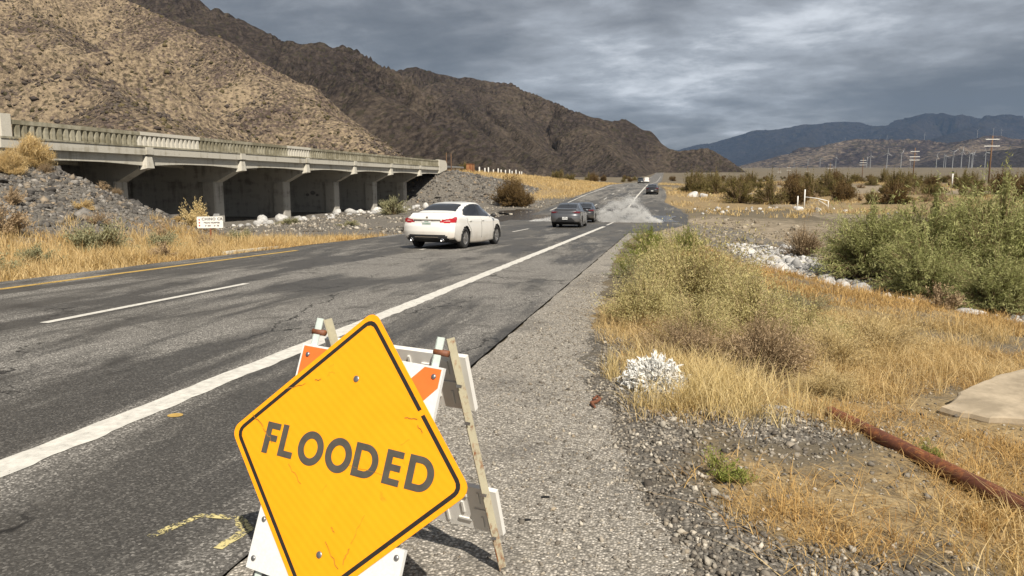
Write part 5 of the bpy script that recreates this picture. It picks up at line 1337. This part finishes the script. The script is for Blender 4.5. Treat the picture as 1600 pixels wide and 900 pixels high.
proto('twig', 'stem', 'dead_leaf', seed=17, R=1.3, Hh=1.7, tips=900, leaves=4, ll=.08, lw=.02, up=.4, stemw=.018, jit=.07, lobes=.4)
proto('yellow', 'pale_stem', 'pale_straw', seed=18, R=.8, Hh=1.2, tips=420, leaves=12, ll=.10, lw=.03, up=.5, stemw=.012, jit=.05, lobes=.4, upleaf=.8)
proto('tuft', 'pale_stem', 'straw', seed=19, R=1.15, Hh=1.35, tips=1500, leaves=6, ll=.42, lw=.016, up=.5, stemw=.014, jit=.04, lobes=.2, upleaf=.6, inner=.5)
proto('fluff2', 'pale_stem', 'straw', seed=24, R=.8, Hh=.6, tips=420, leaves=9, ll=.12, lw=.02, up=.3, stemw=.01, jit=.06, upleaf=.9)
G_SAGE = 'sagebrush along the shoulder'
for i, (k, x, y, s, sz, lb) in enumerate([
    ('sage_a', .42, 10.3, 1.22, 1.08, 'tallest pale olive sagebrush in the clump beside the shoulder'),
    ('sage_b', -.22, 9.3, .95, .95, 'olive sagebrush at the pavement edge, left front of the clump'),
    ('sage_b', 1.15, 9.6, 1.12, .95, 'yellowish sagebrush on the right of the shoulder clump'),
    ('sage_a', .45, 8.3, .78, .85, 'low sagebrush in the middle of the clump, behind the straw'),
    ('sage_c', -.28, 11.8, .9, 1.0, 'grey green sagebrush at the pavement edge behind the olive one'),
    ('sage_b', .95, 12.4, 1.0, 1.05, 'sagebrush at the back right of the shoulder clump'),
    ('sage_a', -.05, 13.6, .95, 1.0, 'sagebrush behind the grey green one, next to the yellow green bush'),
    ('sage_b', 1.7, 8.9, .85, .8, 'sagebrush at the right front, beside the fluffy straw bush'),
    ('sage_c', 1.9, 11.0, .8, .7, 'small grey green bush right of the sagebrush clump')]):
    plant(k, 'sagebrush', x, y, lb, 'shrub', G_SAGE, s, i * 1.3, sz)
for i, (k, x, y, s, sz, lb) in enumerate([
    ('green_a', -.35, 22.6, 1.05, 1.0, 'bright green bush at the pavement edge, farthest of the green bushes'),
    ('green_a', .75, 23.6, 1.0, 1.05, 'bright green bush just right of the farthest one'),
    ('green_b', -.45, 15.2, .95, 1.0, 'yellow green bush by the pavement, between the green bushes and the sagebrush'),
    ('green_b', .35, 17.6, 1.0, 1.0, 'green bush behind the yellow green one by the pavement')]):
    plant(k, 'green_bush', x, y, lb, 'shrub', 'green bushes along the shoulder', s, i * 1.7, sz)
plant('dead_a', 'dead_bush', .95, 7.25, 'brown dead bush in front of the sagebrush clump', s=1.1)
plant('dead_a', 'dead_bush', .25, 7.5, 'dead bush with pinkish twigs just behind the white-leaved bush', s=.8, rz=2)
plant('fluff', 'straw_bush', 1.75, 8.1, 'fluffy straw coloured bush right of the dead bush', s=1.0)
plant('fluff', 'straw_bush', 2.45, 9.3, 'fluffy straw coloured bush between the dead bush and the creek slope', s=1.1, rz=1)
plant('fluff', 'straw_bush', 1.45, 6.6, 'low straw coloured bush behind the end of the rusty pipe', s=.7, rz=3, sz=.8)
plant('white', 'white_bush', -.04, 6.10, 'small dome shaped bush with white leaves at the shoulder edge', s=1.03, sz=1.1)
plant('weed', 'green_weed', .36, 4.05, 'flat green weed on the gravel near the lower edge of the picture', s=1.15)
plant('weed', 'green_weed', 1.66, 4.86, 'small green weed growing against the rusty pipe', s=.75, rz=1, sz=1.3)
# mesquite thicket
for i, (k, x, y, s, zt, lb) in enumerate([
    ('mesq_b', 8.3, 32.6, .95, .65, 'green mesquite bush at the left end of the thicket, above the cobbles'),
    ('mesq_b', 10.2, 31.4, 1.05, 1.15, 'green mesquite bush second from the left end of the thicket'),
    ('mesq_a', 12.4, 31.0, 1.0, 1.62, 'tallest green mesquite in the middle of the thicket'),
    ('mesq_b', 10.6, 26.6, .70, -.75, 'low green mesquite bush at the front of the thicket behind the cobbles'),
    ('mesq_a', 16.0, 30.6, .95, 1.42, 'broad green mesquite right of the tallest one in the thicket'),
    ('mesq_b', 13.6, 26.6, .80, .05, 'green mesquite at the front right of the thicket'),
    ('mesq_a', 14.4, 33.5, 1.0, 1.30, 'green mesquite at the back of the thicket'),
    ('mesq_a', 17.4, 27.0, .85, 1.0, 'green mesquite cut by the right picture edge'),
    ('mesq_b', 9.2, 29.0, .75, -.35, 'low green mesquite in front of the second bush from the left'),
    ('mesq_b', 15.4, 26.4, .85, .55, 'green mesquite in front of the broad one on the right'),
    ('mesq_b', 20.5, 30.0, 1.1, 1.3, 'green mesquite beyond the right edge of the thicket')]):
    Hk = 3.6 if k == 'mesq_a' else 2.8
    plant(k, 'mesquite', x, y, lb, 'shrub', 'mesquite thicket by the creek', s, i * 2.1, (zt - float(ground_z(x, y))) / (Hk * s) * .90)
plant('twig', 'bare_bush', 6.9, 39.5, 'grey leafless bush on the creek bank left of the mesquite', s=1.0)
plant('bur', 'burro_bush', 6.6, 19.6, 'tan dome shaped bush in front of the mesquite, beside the cobbles', s=.62)
plant('bur', 'burro_bush', 6.3, 13.6, 'low brown bush on the grassy slope right of centre', s=.32, rz=2)
# shrubs left of the road
plant('creo_r', 'creosote', -19.5, 93, 'large rust brown creosote bush on the bank beyond the bridge', s=1.25, sz=1.1)
plant('creo_r', 'creosote', -16.9, 90.5, 'smaller rust brown creosote at the right foot of the large one', s=.95, rz=2)
plant('creo_r', 'creosote', -18.3, 91.6, 'rust brown creosote between the large one and the smaller one', s=1.1, rz=4, sz=1.05)
plant('pale', 'salt_bush', -25.4, 68, 'grey green bush growing under the far end of the bridge', s=1.35, sz=1.2)
plant('pale', 'salt_bush', -28.0, 52.5, 'low grey green bush in front of the second bridge pier', s=.75, sz=.7, rz=1)
plant('pale', 'salt_bush', -23.0, 52.0, 'flat grey green bush on the dark wash left of the white sedan', s=.7, sz=.55, rz=2)
plant('yellow', 'straw_bush', -20.8, 30.4, 'yellow bush behind the white creek sign', s=.95)
plant('tuft', 'straw_tuft', -28.8, 29.9, 'big golden grass tuft on top of the embankment at the bridge end', s=1.0)
plant('tuft', 'straw_tuft', -27.6, 27.4, 'golden grass tuft lower on the embankment at the left picture edge', s=.7, rz=1.4)
plant('pale', 'salt_bush', -14.6, 13.6, 'pale green bush in the golden grass at the left picture edge', s=.65)
plant('pale', 'salt_bush', -17.8, 20.6, 'wide pale green bush in the golden grass below the slate embankment', s=.95, rz=1)
plant('pale', 'salt_bush', -17.3, 22.9, 'pale green bush right of the wide one below the slate embankment', s=.7, rz=2.2)
VB = ['left of the wide pale green bush', 'just before the creek sign', 'close to the yellow line', 'below the two pale green bushes', 'at the left picture edge', 'between the pale bush and the sign', 'cut by the left picture edge']
for q, (x, y, k, s) in enumerate(((-15.6, 16.2, 'pale', .55), (-16.4, 26.3, 'pale', .6), (-13.7, 18.5, 'bur', .5), (-15.2, 22.5, 'bur', .55), (-16.6, 12.8, 'bur', .8), (-18.6, 25.2, 'bur', .7), (-13.9, 10.9, 'pale', .5))):
    plant(k, 'verge_bush', x, y, ('small pale green' if k == 'pale' else 'small brown') + ' bush on the golden verge, ' + VB[q], 'shrub', None, s, q * 1.9)
plant('bur', 'burro_bush', -19.4, 17.0, 'brown bush at the foot of the slate embankment', s=1.1)
plant('bur', 'burro_bush', -19.9, 19.2, 'pinkish brown bush on the lower slate embankment', s=.95, rz=1)
plant('bur', 'burro_bush', -21.2, 15.9, 'dark brown bush higher up at the left picture edge', s=1.2, rz=2)
r_e = np.random.default_rng(91)
for q in range(16):
    y = r_e.uniform(14, 33); x = r_e.uniform(-29.5, -20.5); kq = ['bur', 'fluff2', 'bur', 'twig'][q % 4]
    plant(kq, 'embankment_scrub', x, y, {'bur': 'small brown scrub', 'fluff2': 'small straw coloured scrub', 'twig': 'small leafless scrub'}[kq] + ' growing between the slates of the embankment', 'shrub', {'bur': 'brown', 'fluff2': 'straw', 'twig': 'leafless'}[kq] + ' scrub on the embankment', r_e.uniform(.35, .7) * (.5 if kq == 'twig' else 1), r_e.uniform(0, 6))
plant('creo_b', 'creosote', -33.5, 124, 'dark bush among the white guard posts', s=.9)
plant('creo_b', 'creosote', -24.0, 168, 'dark bush on the skyline of the grassy bank', s=1.0, rz=1)
plant('creo_b', 'creosote', -21.0, 172, 'second dark bush on the skyline of the grassy bank', s=.9, rz=2)
# shrubs right of the road
for i, (k, x, y, s, lb) in enumerate([
    ('creo_a', 9.0, 95, 1.15, 'dark creosote bush left of the white gate, first from the road'),
    ('creo_a', 12.4, 93, 1.2, 'dark creosote bush left of the white gate, second from the road'),
    ('creo_r', 15.5, 94, 1.15, 'rust tinged creosote bush just behind the white gate'),
    ('creo_a', 4.2, 124, 1.25, 'creosote bush beside the parked black sedan'),
    ('creo_a', 7.8, 122, 1.2, 'creosote bush right of the one beside the black sedan'),
    ('creo_b', 11.0, 112, 1.2, 'creosote bush behind the white boulders'),
    ('creo_r', 25.5, 92, 1.0, 'rust brown bush right of the white gate'),
    ('creo_r', 22.0, 100, 1.0, 'rust brown bush behind and right of the white gate')]):
    plant(k, 'creosote', x, y, lb, 'shrub', 'creosote bushes near the road', s, i * 1.1)
r_n = np.random.default_rng(79)
for k in range(88):
    y = 92 + 98 * r_n.random() ** 1.5; x = 5 + r_n.uniform(0, .55) * y
    if (x < 22 and y < 100) or (8 < x < 19 and y < 93): continue
    kk = ['creo_a', 'creo_b', 'creo_r', 'creo_a', 'bur'][r_n.integers(5)]
    kd = {'creo_a': 'tall dark olive', 'creo_b': 'dark olive', 'creo_r': 'rust brown', 'bur': 'low tan'}[kk]
    plant(kk, 'desert_shrub', x, y, kd + ' shrub scattered over the near half of the desert flat', 'shrub', kd + ' shrubs on the near half of the desert flat', r_n.uniform(.7, 1.15), r_n.uniform(0, 6.28))
r_d = np.random.default_rng(77); cnt = 0; keys = ['creo_a', 'creo_b', 'creo_r', 'bur', 'creo_b', 'bur']
while cnt < 230:
    y = 105 * math.exp(r_d.random() * 1.75); x = r_d.uniform(.02, .62) * y + 5
    if y < 140 and x < 20: continue
    k = keys[r_d.integers(len(keys))]
    kd = {'creo_a': 'tall dark olive', 'creo_b': 'dark olive', 'creo_r': 'rust brown', 'bur': 'low tan'}[k]; ds = 'near half' if y < 230 else 'far half'
    plant(k, 'desert_shrub', x, y, kd + ' shrub scattered over the ' + ds + ' of the desert flat', 'shrub', kd + ' shrubs on the ' + ds + ' of the desert flat', r_d.uniform(.55, 1.05), r_d.uniform(0, 6.28)); cnt += 1
for k in range(26):                              # along the road farther on
    y = 185 + 14 * k + r_d.uniform(-5, 5); s_ = 1 if k % 2 else -1
    plant(keys[k % 3], 'desert_shrub', (3 if s_ > 0 else -15) + s_ * r_d.uniform(0, 14), y, ('left' if s_ < 0 else 'right') + ' hand roadside shrub, small and dark in the distance', 'shrub', 'distant shrubs on the ' + ('left' if s_ < 0 else 'right') + ' of the road', r_d.uniform(.7, 1.1), r_d.uniform(0, 6.28))

# ------------------------------------------------------------------ small things along the road
# rusty pipe
pp = []
for t in np.linspace(0, 1, 9):
    x = 1.21 + (2.62 - 1.21) * t; y = 5.52 + (2.55 - 5.52) * t
    pp.append((x, y, 0.0))
za, zb_ = [max(float(ground_z(q[0], q[1])) for q in pp[a:b]) for a, b in ((0, 4), (4, 9))]
pp = [(x, y, za + .035 + (zb_ - za) * i / 8) for i, (x, y, _) in enumerate(pp)]
pb = MB(); R0 = .049
o_ = MB().tube(pp, R0, 20, False); i_t = MB().tube(pp[:2], R0 * .82, 20, False)
pipe = empty('rusty_pipe', pp[4]); tag(pipe, 'long rusty steel pipe lying in the dry grass at lower right', 'pipe')
def rel(mb, o): mb.v = [(a - o.location.x, b - o.location.y, c - o.location.z) for a, b, c in mb.v]; return mb
rel(o_, pipe).build('pipe_wall', MAT['rusty_pipe'], pipe, True); rel(i_t, pipe).build('pipe_bore', MAT['dark_under'], pipe, True)
# concrete slab
def slab():
    base = [(-.72, .02), (-.52, -.22), (-.05, -.40), (.55, -.62), (1.0, -.40), (1.05, .25), (.62, .62), (.15, .50), (-.30, .28)]
    pts = []
    for (a, b), (c, d) in zip(base, base[1:] + base[:1]):
        for t in np.linspace(0, 1, 6)[:-1]:
            jx, jy = (np.random.default_rng(int(1e4 * (a + 3) + 50 * t)).normal(0, .012, 2)); pts.append((a + (c - a) * t + jx, b + (d - b) * t + jy))
    P = np.array(pts); n = len(P); V = []; F = []
    rings = [(.96, -.24), (1.0, .0), (.985, .035), (.95, .045), (.6, .055), (.2, .055)]
    for s, z in rings:
        Q = P * s; h = z + .012 * fbm(Q[:, 0] * 3.5, Q[:, 1] * 3.5, 5, 9) * (z > 0); V += np.c_[Q, h].tolist()
    for k in range(len(rings) - 1):
        for i in range(n): F.append((k * n + i, k * n + (i + 1) % n, (k + 1) * n + (i + 1) % n, (k + 1) * n + i))
    F.append(tuple((len(rings) - 1) * n + i for i in range(n)))
    me = bpy.data.meshes.new('concrete_slab'); me.from_pydata(V, [], F); me.update()
    o = link('concrete_slab', me, MAT['slab_concrete']); o.location = (2.88, 6.45, float(ground_z(2.9, 6.5)) + .12); o.rotation_euler = (R_(5), R_(-3), R_(18)); o.scale = (1.0, 1.1, 1)
    tag(o, 'flat tan slab of broken concrete in the grass at the right edge', 'slab')
slab()
# pale lump of concrete under the pipe end
boulder(.93, 5.66, .34, .10, .05, 'pale flat stone beside the open end of the rusty pipe', MAT['creek_stone'], 12, R_(-28))
boulder(.28, 5.05, .05, .04, .025, 'small tan stone at the edge of the straw near the shoulder', MAT['slab_concrete'], 13)
boulder(1.32, 3.52, .028, .022, .016, 'small cream stone on the gravel at the bottom right', MAT['slab_concrete'], 14)
# litter on the shoulder
def scrap(name, pts, w, label, mat, cat):
    P = [Vector((x, y, float(road_z(y)) - .012 + .004 + z)) for x, y, z in pts]; o = empty(name, P[0]); bpy.data.objects.remove(o)
    mb = MB(); mb.tube(P, [w * (.55 + .45 * math.sin(math.pi * (i + .6) / (len(P)))) for i in range(len(P))], 6); c = P[0].copy()
    mb.v = [(a - c.x, b - c.y, d - c.z) for a, b, d in mb.v]; ob = mb.build(name, MAT[mat]); ob.location = c; tag(ob, label, cat)
scrap('bark_curl', [(-.50, 5.62, .012), (-.47, 5.66, .03), (-.445, 5.62, .02), (-.47, 5.55, .012), (-.50, 5.50, .02), (-.48, 5.45, .012), (-.465, 5.41, .012)], .014, 'curled reddish brown scrap of bark on the shoulder', 'bark_scrap', 'bark')
def flat_bit(name, x, y, rz, L, W_, label, mat, cat):
    mb = MB(); mb.add([(-L / 2, -W_ / 2, 0), (0, -W_ * .42, .002), (L / 2, -W_ / 2, .001), (L / 2 * .94, W_ / 2, .001), (0, W_ * .5, .003), (-L / 2, W_ / 2, 0), (-L / 2, -W_ / 2, .004), (0, -W_ * .42, .006), (L / 2, -W_ / 2, .005), (L / 2 * .94, W_ / 2, .005), (0, W_ * .5, .007), (-L / 2, W_ / 2, .004)],
                      [(5, 4, 3, 2, 1, 0), (6, 7, 8, 9, 10, 11)] + [(i, (i + 1) % 6, 6 + (i + 1) % 6, 6 + i) for i in range(6)])
    o = mb.build(name, MAT[mat]); o.location = (x, y, float(road_z(y)) - .008); o.rotation_euler = (0, 0, rz); tag(o, label, cat)
flat_bit('rubber_scrap', -.615, 3.36, .35, .05, .014, 'black rubber strip on the shoulder, nearest of two', 'black_tape', 'scrap')
flat_bit('rubber_scrap', -.565, 3.66, .28, .045, .013, 'black rubber strip on the shoulder, farther of two', 'black_tape', 'scrap')
flat_bit('red_scrap', .17, 3.34, .1, .042, .022, 'small red chip on the shoulder edge at the bottom', 'red_scrap', 'scrap')
flat_bit('leaf_scrap', -.50, 3.52, 1.2, .028, .018, 'small cream chip on the shoulder beside the rubber strips', 'slab_concrete', 'scrap')

# creek name sign
cs = empty('creek_sign', (-18.5, 27.95, float(ground_z(-18.5, 27.95)))); tag(cs, 'small white CHINO CR sign with red reflectors on a rusty post', 'sign'); cs.rotation_euler = (0, 0, R_(24))
MB().box((0, .035, .40), (.07, .07, 1.1)).build('post', MAT['rusty_post'], cs)
pnl = MB(); sw_, sh_ = 1.02, .48
pnl.prism([(-sw_ / 2 + .03, .62), (sw_ / 2 - .03, .62), (sw_ / 2, .65), (sw_ / 2, .62 + sh_ - .03), (sw_ / 2 - .03, .62 + sh_), (-sw_ / 2 + .03, .62 + sh_), (-sw_ / 2, .62 + sh_ - .03), (-sw_ / 2, .65)], 'y', -.006, 0.0)
pn = pnl.build('sign_plate', MAT['white_metal'], cs)
MB().prism([(.12, 1.105), (.38, 1.105), (.38, 1.215), (.17, 1.215)], 'y', .01, .03).build('marker_plate', MAT['galvanised'], cs)
for z in (.97, .85, .73):
    MB().lathe([(-.007, .030), (-.014, .030), (-.018, .0001)], 'y', 16, (-.415, 0, z)).build('reflector', MAT['red_dot'], pn)
def text_mesh(s, size, name, mat, parent, loc, spacing=1.0):
    cu = bpy.data.curves.new(name, 'FONT'); cu.body = s; cu.size = size; cu.align_x = 'CENTER'; cu.space_character = spacing; cu.offset = .006
    t_ = bpy.data.objects.new(name, cu); COL.objects.link(t_); dg = bpy.context.evaluated_depsgraph_get()
    me = bpy.data.meshes.new_from_object(t_.evaluated_get(dg)); bpy.data.objects.remove(t_)
    o = link(name, me, MAT[mat], parent); o.location = loc; o.rotation_euler = (R_(90), 0, 0); return o
text_mesh('CHINO CR', .155, 'lettering', 'sign_ink', pn, (.09, -.009, .945), 1.12)
text_mesh('BRDG NUMBER', .085, 'lettering', 'faded_spray', pn, (.07, -.009, .815), 1.1)
text_mesh('56 RIV     56 78', .08, 'lettering', 'faded_spray', pn, (.07, -.009, .69), 1.05)

# pale kerb block at the end of the verge
kb = MB(); kb.prism([(19.6, -.02), (22.6, -.02), (22.6, .045), (19.6, .055)], 'x', -.08, .08)
kb.v = [(x, y - 21.0, z + float(road_z(y)) - float(road_z(21.0)) ) for x, y, z in kb.v]
ko = kb.build('kerb_block', MAT['pale_concrete']); ko.location = (-12.55, 21.0, float(road_z(21.0)) - .03); tag(ko, 'low pale concrete kerb beside the yellow edge line', 'kerb')

# white pipe gate
gt = empty('pipe_gate', (14.2, 80.5, float(ground_z(14.2, 80.5)))); tag(gt, 'white pipe gate with tall hinge post and sagging bar by the creosote', 'gate')
for x, y, h in ((-.8, .6, 1.35), (-.25, 0, 2.05), (1.95, -.4, .95)):
    zl = float(ground_z(14.2 + x, 80.5 + y)) - gt.location.z; MB().tube([(x, y, zl - .1), (x, y, zl + h)], .06 if h > 1.2 else .035, 10).build('gate_post', MAT['white_metal'], gt, True)
MB().tube([(-.25, 0, 1.30), (.9, -.2, 1.16), (1.95, -.4, .90)], .04, 8).build('gate_bar', MAT['white_metal'], gt, True)
MB().tube([(1.05, -.2, .98), (1.75, -.34, .55), (1.95, -.4, .30)], .03, 8).build('gate_brace', MAT['white_metal'], gt, True)

ORD = ['first', 'second', 'third', 'fourth', 'fifth', 'sixth', 'seventh', 'eighth', 'ninth', 'tenth', 'eleventh', 'twelfth', 'thirteenth', 'fourteenth', 'fifteenth', 'sixteenth', 'seventeenth', 'eighteenth']
# guard posts, rail and marker beyond the bridge
gr = empty('guard_rail', (-31.5, 108, float(ground_z(-31.5, 108)))); tag(gr, 'short grey steel guard rail at the far end of the bridge', 'guard rail')
MB().prism([(-.05, .60), (.03, .66), (-.03, .73), (.03, .80), (-.05, .86), (-.07, .86), (.0, .80), (-.05, .73), (0, .66), (-.07, .60)], 'y', -1.0, 8.5).build('rail_beam', MAT['galvanised'], gr)
for y in (0, 4, 8): MB().box((-.14, y, .30), (.15, .15, 1.1)).build('post', MAT['wood_pole'], gr)
mk = empty('rusty_box', (-31.2, 119.5, float(ground_z(-31.2, 119.5)))); tag(mk, 'rusty orange brown box beside the guard posts', 'box')
MB().box((0, 0, .65), (.9, 1.9, 1.3)).build('box_body', MAT['rust_sheet'], mk); MB().box((0, 0, 1.34), (1.0, 2.0, .08)).build('box_lid', MAT['rusty_post'], mk)
mkp = empty('marker_post', (-31.8, 107.8, float(ground_z(-31.8, 107.8)))); tag(mkp, 'thin brown marker post behind the far bridge end post', 'post')
MB().box((0, 0, 1.4), (.11, .11, 2.8)).build('post', MAT['wood_pole'], mkp); MB().box((.55, .6, 1.35), (.11, .11, 2.7)).build('post', MAT['wood_pole'], mkp)
for k in range(12):
    y = 126 + 3.6 * k; x = -31.3 + .12 * math.sin(k * 2.1); g_ = empty('guard_post', (x, y, float(ground_z(x, y)))); tag(g_, ORD[k] + ' white guard post counted from the rusty box beyond the bridge', 'post', 'white guard posts')
    hgt = 1.05 + .16 * math.sin(k * 3.7); MB().box((0, 0, hgt / 2 - .1), (.2, .2, hgt + .2), taper=.94).build('shaft', MAT['white_metal'], g_)

# utility poles
def pole(x, y, ztop, arms, label, w=2.6):
    zg = float(ground_z(x, y)); h = ztop - zg; e_ = empty('utility_pole', (x, y, zg)); tag(e_, label, 'utility pole', 'utility poles across the desert')
    MB().tube([(0, 0, -.5), (0, 0, h * .5), (.03, 0, h)], [.21, .185, .15], 10).build('shaft', MAT['wood_pole'], e_, True)
    for k, dz in enumerate(arms):
        a = MB().box((0, -.16, h - dz), (w * (1.0 if k else .86), .14, .16)).build('crossarm', MAT['white_metal'] if len(arms) > 2 or True else MAT['wood_pole'], e_)
        if y > 310: continue
        for s in (-.46, -.28, .28, .46): MB().tube([(s * w, -.16, h - dz + .08), (s * w, -.16, h - dz + .30)], [.06, .035], 6).build('insulator', MAT['galvanised'], a)
pole(81.6, 214.1, 12.5, (.9, 2.6), 'tallest wooden utility pole with two wide crossarms near the right edge', 3.6)
pole(88.6, 298.1, 12.8, (1.3, 3.2, 4.4), 'wooden utility pole with three pale crossarms, second largest', 3.4)
pole(101.5, 424.4, 12.5, (1.2, 2.4, 3.6), 'third utility pole from the right, above the mesquite', 3.4)
pole(109.8, 544.7, 12.3, (1.2, 3.4), 'fourth utility pole from the right, small with two crossarms', 3.4)
pole(96.1, 629.6, 12.6, (2.0, 4.0), 'fifth utility pole from the right, tiny in the distance', 3.4)
pole(127.4, 728.9, 13.7, (5.0,), 'sixth utility pole, tiny, between the fourth and the fifth', 5.0)
pole(114.3, 808.7, 13.1, (3.5, 5.0), 'leftmost utility pole, barely visible in the distance', 4.0)
gp = empty('guide_post', (49.5, 145, float(ground_z(49.5, 145)))); tag(gp, 'pale short post with a dark top on the desert flat', 'post')
MB().tube([(0, 0, -.2), (0, 0, 2.3)], .10, 10).build('shaft', MAT['white_metal'], gp, True); MB().tube([(0, 0, 2.3), (0, 0, 2.6), (0, 0, 2.75)], [.13, .13, .05], 10).build('cap', MAT['black_plastic'], gp, True)

# wind turbines
def turbine_meshes():
    t = MB().tube([(0, 0, -3), (0, 0, .5), (0, 0, 1)], [.030, .026, .018], 10); t.v = [(a, b, c if c <= 1 else 1) for a, b, c in t.v]
    t2 = MB().tube([(0, 0, 0), (0, 0, .5), (0, 0, 1)], [.026, .022, .015], 10)
    n = MB().box((0, .012, 1.01), (.035, .11, .038)); n.lathe([(-.043, .016), (-.062, .010), (-.07, .0001)], 'y', 10, (0, 0, 1.01))
    b = MB()
    def blade(a):
        ca, sa = math.cos(a), math.sin(a); P = []
        for r, w, th in ((.015, .014, .012), (.08, .030, .010), (.22, .020, .006), (.36, .006, .003)):
            for sx, sy in ((-1, -1), (1, -1), (1, 1), (-1, 1)):
                lx, ly = sx * w / 2, sy * th / 2; P.append((ca * r - sa * lx, -.055 + ly + .4 * lx, 1.01 + sa * r + ca * lx))
        F = [(4 * k + i, 4 * k + (i + 1) % 4, 4 * k + 4 + (i + 1) % 4, 4 * k + 4 + i) for k in range(3) for i in range(4)] + [(3, 2, 1, 0), (12, 13, 14, 15)]
        return MB().add(P, F)
    return t2.mesh('tower'), n.mesh('nacelle'), [blade(2 * math.pi * k / 3 + .3).mesh('blade') for k in range(3)]
tm, nm_, bms = turbine_meshes()
for m_ in [tm, nm_] + bms: m_.materials.append(MAT['turbine_shaded'])
def turbine(x, y, z, h, label, group, ry, rz):
    e_ = empty('wind_turbine', (x, y, z), rz); e_.scale = (h, h, h); tag(e_, label, 'wind turbine', group)
    link('tower', tm, None, e_); n_ = link('nacelle', nm_, None, e_)
    for k, bm_ in enumerate(bms):
        b = link('blade', bm_, None, n_); c_ = Matrix.Translation((0, 0, 1.01)) @ Matrix.Rotation(ry, 4, 'Y') @ Matrix.Translation((0, 0, -1.01)); b.matrix_local = c_
    return e_
r_t = np.random.default_rng(3)
TL = [(649, 2298, 42), (1002, 3420, 36), (878, 2726, 42), (1130, 3400, 46), (1100, 3330, 46), (772, 2270, 44), (795, 2274, 44), (984, 2748, 46), (993, 2751, 46), (1050, 2900, 46), (952, 2535, 46), (651, 3439, 38), (717, 3453, 44), (741, 2994, 44), (675, 2533, 46), (542, 3416, 24), (599, 3428, 34), (833, 3419, 44)]
TL.sort(key=lambda q: q[0] / q[1]); TORD = ORD
for i, (x, y, h) in enumerate(TL):
    turbine(x, y, float(ground_z(x, y)) , h, TORD[i] + ' pale wind turbine from the left on the valley floor', 'wind turbines on the valley floor', r_t.uniform(0, 2), r_t.uniform(-.9, .9))

# the few turbines on the crest of the far hills
def far_hill_z(x, y):
    xs, ys, Z = fh_grid; fx = (x - xs[0]) / (xs[1] - xs[0]); fy = (y - ys[0]) / (ys[1] - ys[0]); i, j = int(fx), int(fy); return float(Z[j, i])
for i, (x, y, h) in enumerate([(1110, 5728, 26), (1225, 5650, 30), (1441, 5620, 22), (1483, 5606, 30), (1695, 5530, 46), (1950, 5350, 50), (2020, 5296, 44), (2070, 5306, 44)]):
    turbine(x, y, far_hill_z(x, y) - 1, h, ORD[i] + ' wind turbine from the left on the crest of the far hills', 'wind turbines on the far crest', r_t.uniform(0, 2), r_t.uniform(-.9, .9))

# ------------------------------------------------------------------ spray thrown up by the dark car
def spray(name, n, xs, hs, y0, y1, seed, zlev, label):
    """droplets under an arching crest: xs across the road, hs the height of the crest there"""
    r = np.random.default_rng(seed); u = r.random(n) ** .85; x = np.interp(u, np.linspace(0, 1, len(xs)), xs); h = np.interp(u, np.linspace(0, 1, len(hs)), hs)
    h = h * (1 + .30 * fbm(x * 2.2, x * 0, 3, seed)); q = r.random(n)
    z = h * q ** 1.7 * (1 + .22 * np.abs(r.normal(size=n)) * (q > .8)); y = y0 + (y1 - y0) * r.random(n) + .9 * z * (r.random(n) - .2)
    x = x + r.normal(0, .10, n) + .25 * z * (r.random(n) - .3) * np.sign(xs[-1] - xs[0])
    # strings and puffs instead of an even cloud
    k = vnoise(x * 3.0 + z * 2, z * 3.5, seed) > r.random(n) * .62; x, y, z = x[k], y[k], z[k]; n = len(x)
    C_ = np.c_[x, y, np.abs(z) + zlev]; S = np.clip(r.lognormal(-4.55, .35, n), .005, .03)
    T4 = np.array([[1, 1, 1], [-1, -1, 1], [-1, 1, -1], [1, -1, -1]]) * .62; M_ = rotz_tilt(n, r, 1.5)
    V = np.einsum('nij,vj->nvi', M_, T4) * S[:, None, None] + C_[:, None, :]
    F = (np.array([[0, 1, 2], [0, 3, 1], [0, 2, 3], [1, 3, 2]])[None] + (np.arange(n) * 4)[:, None, None]).reshape(-1, 3)
    o = kind(link(name, big_mesh(name, V.reshape(-1, 3), F), MAT['spray']), 'stuff'); return tag(o, label, 'spray')
spray('water_spray', 120000, [-4.9, -4.3, -3.6, -2.9, -2.3, -1.6, -.9, -.2], [.70, 1.0, 1.30, 1.50, 1.42, 1.0, .28, .05], 55.6, 58.8, 5, -1.66, 'white fan of water spray thrown to the right of the dark sedan')
spray('water_spray', 9000, [-6.8, -7.8, -8.8, -10.0], [.40, .32, .20, .04], 55.4, 58.4, 6, -1.66, 'low sheet of water spray left of the grey sedan')

# ------------------------------------------------------------------ haze: even, thin air that fades the far mountains
hz = MB().box((2850, 6500, 700), (17400, 18100, 1500))
hn = NT('haze_air'); pv = hn.n('VolumePrincipled', Color=(.20, .31, .50, 1), Density=4.6e-5, Anisotropy=0.0); hn.t.links.new(pv.outputs[0], hn.out.inputs['Volume'])
hz_o = kind(hz.build('haze', hn.m), 'stuff')
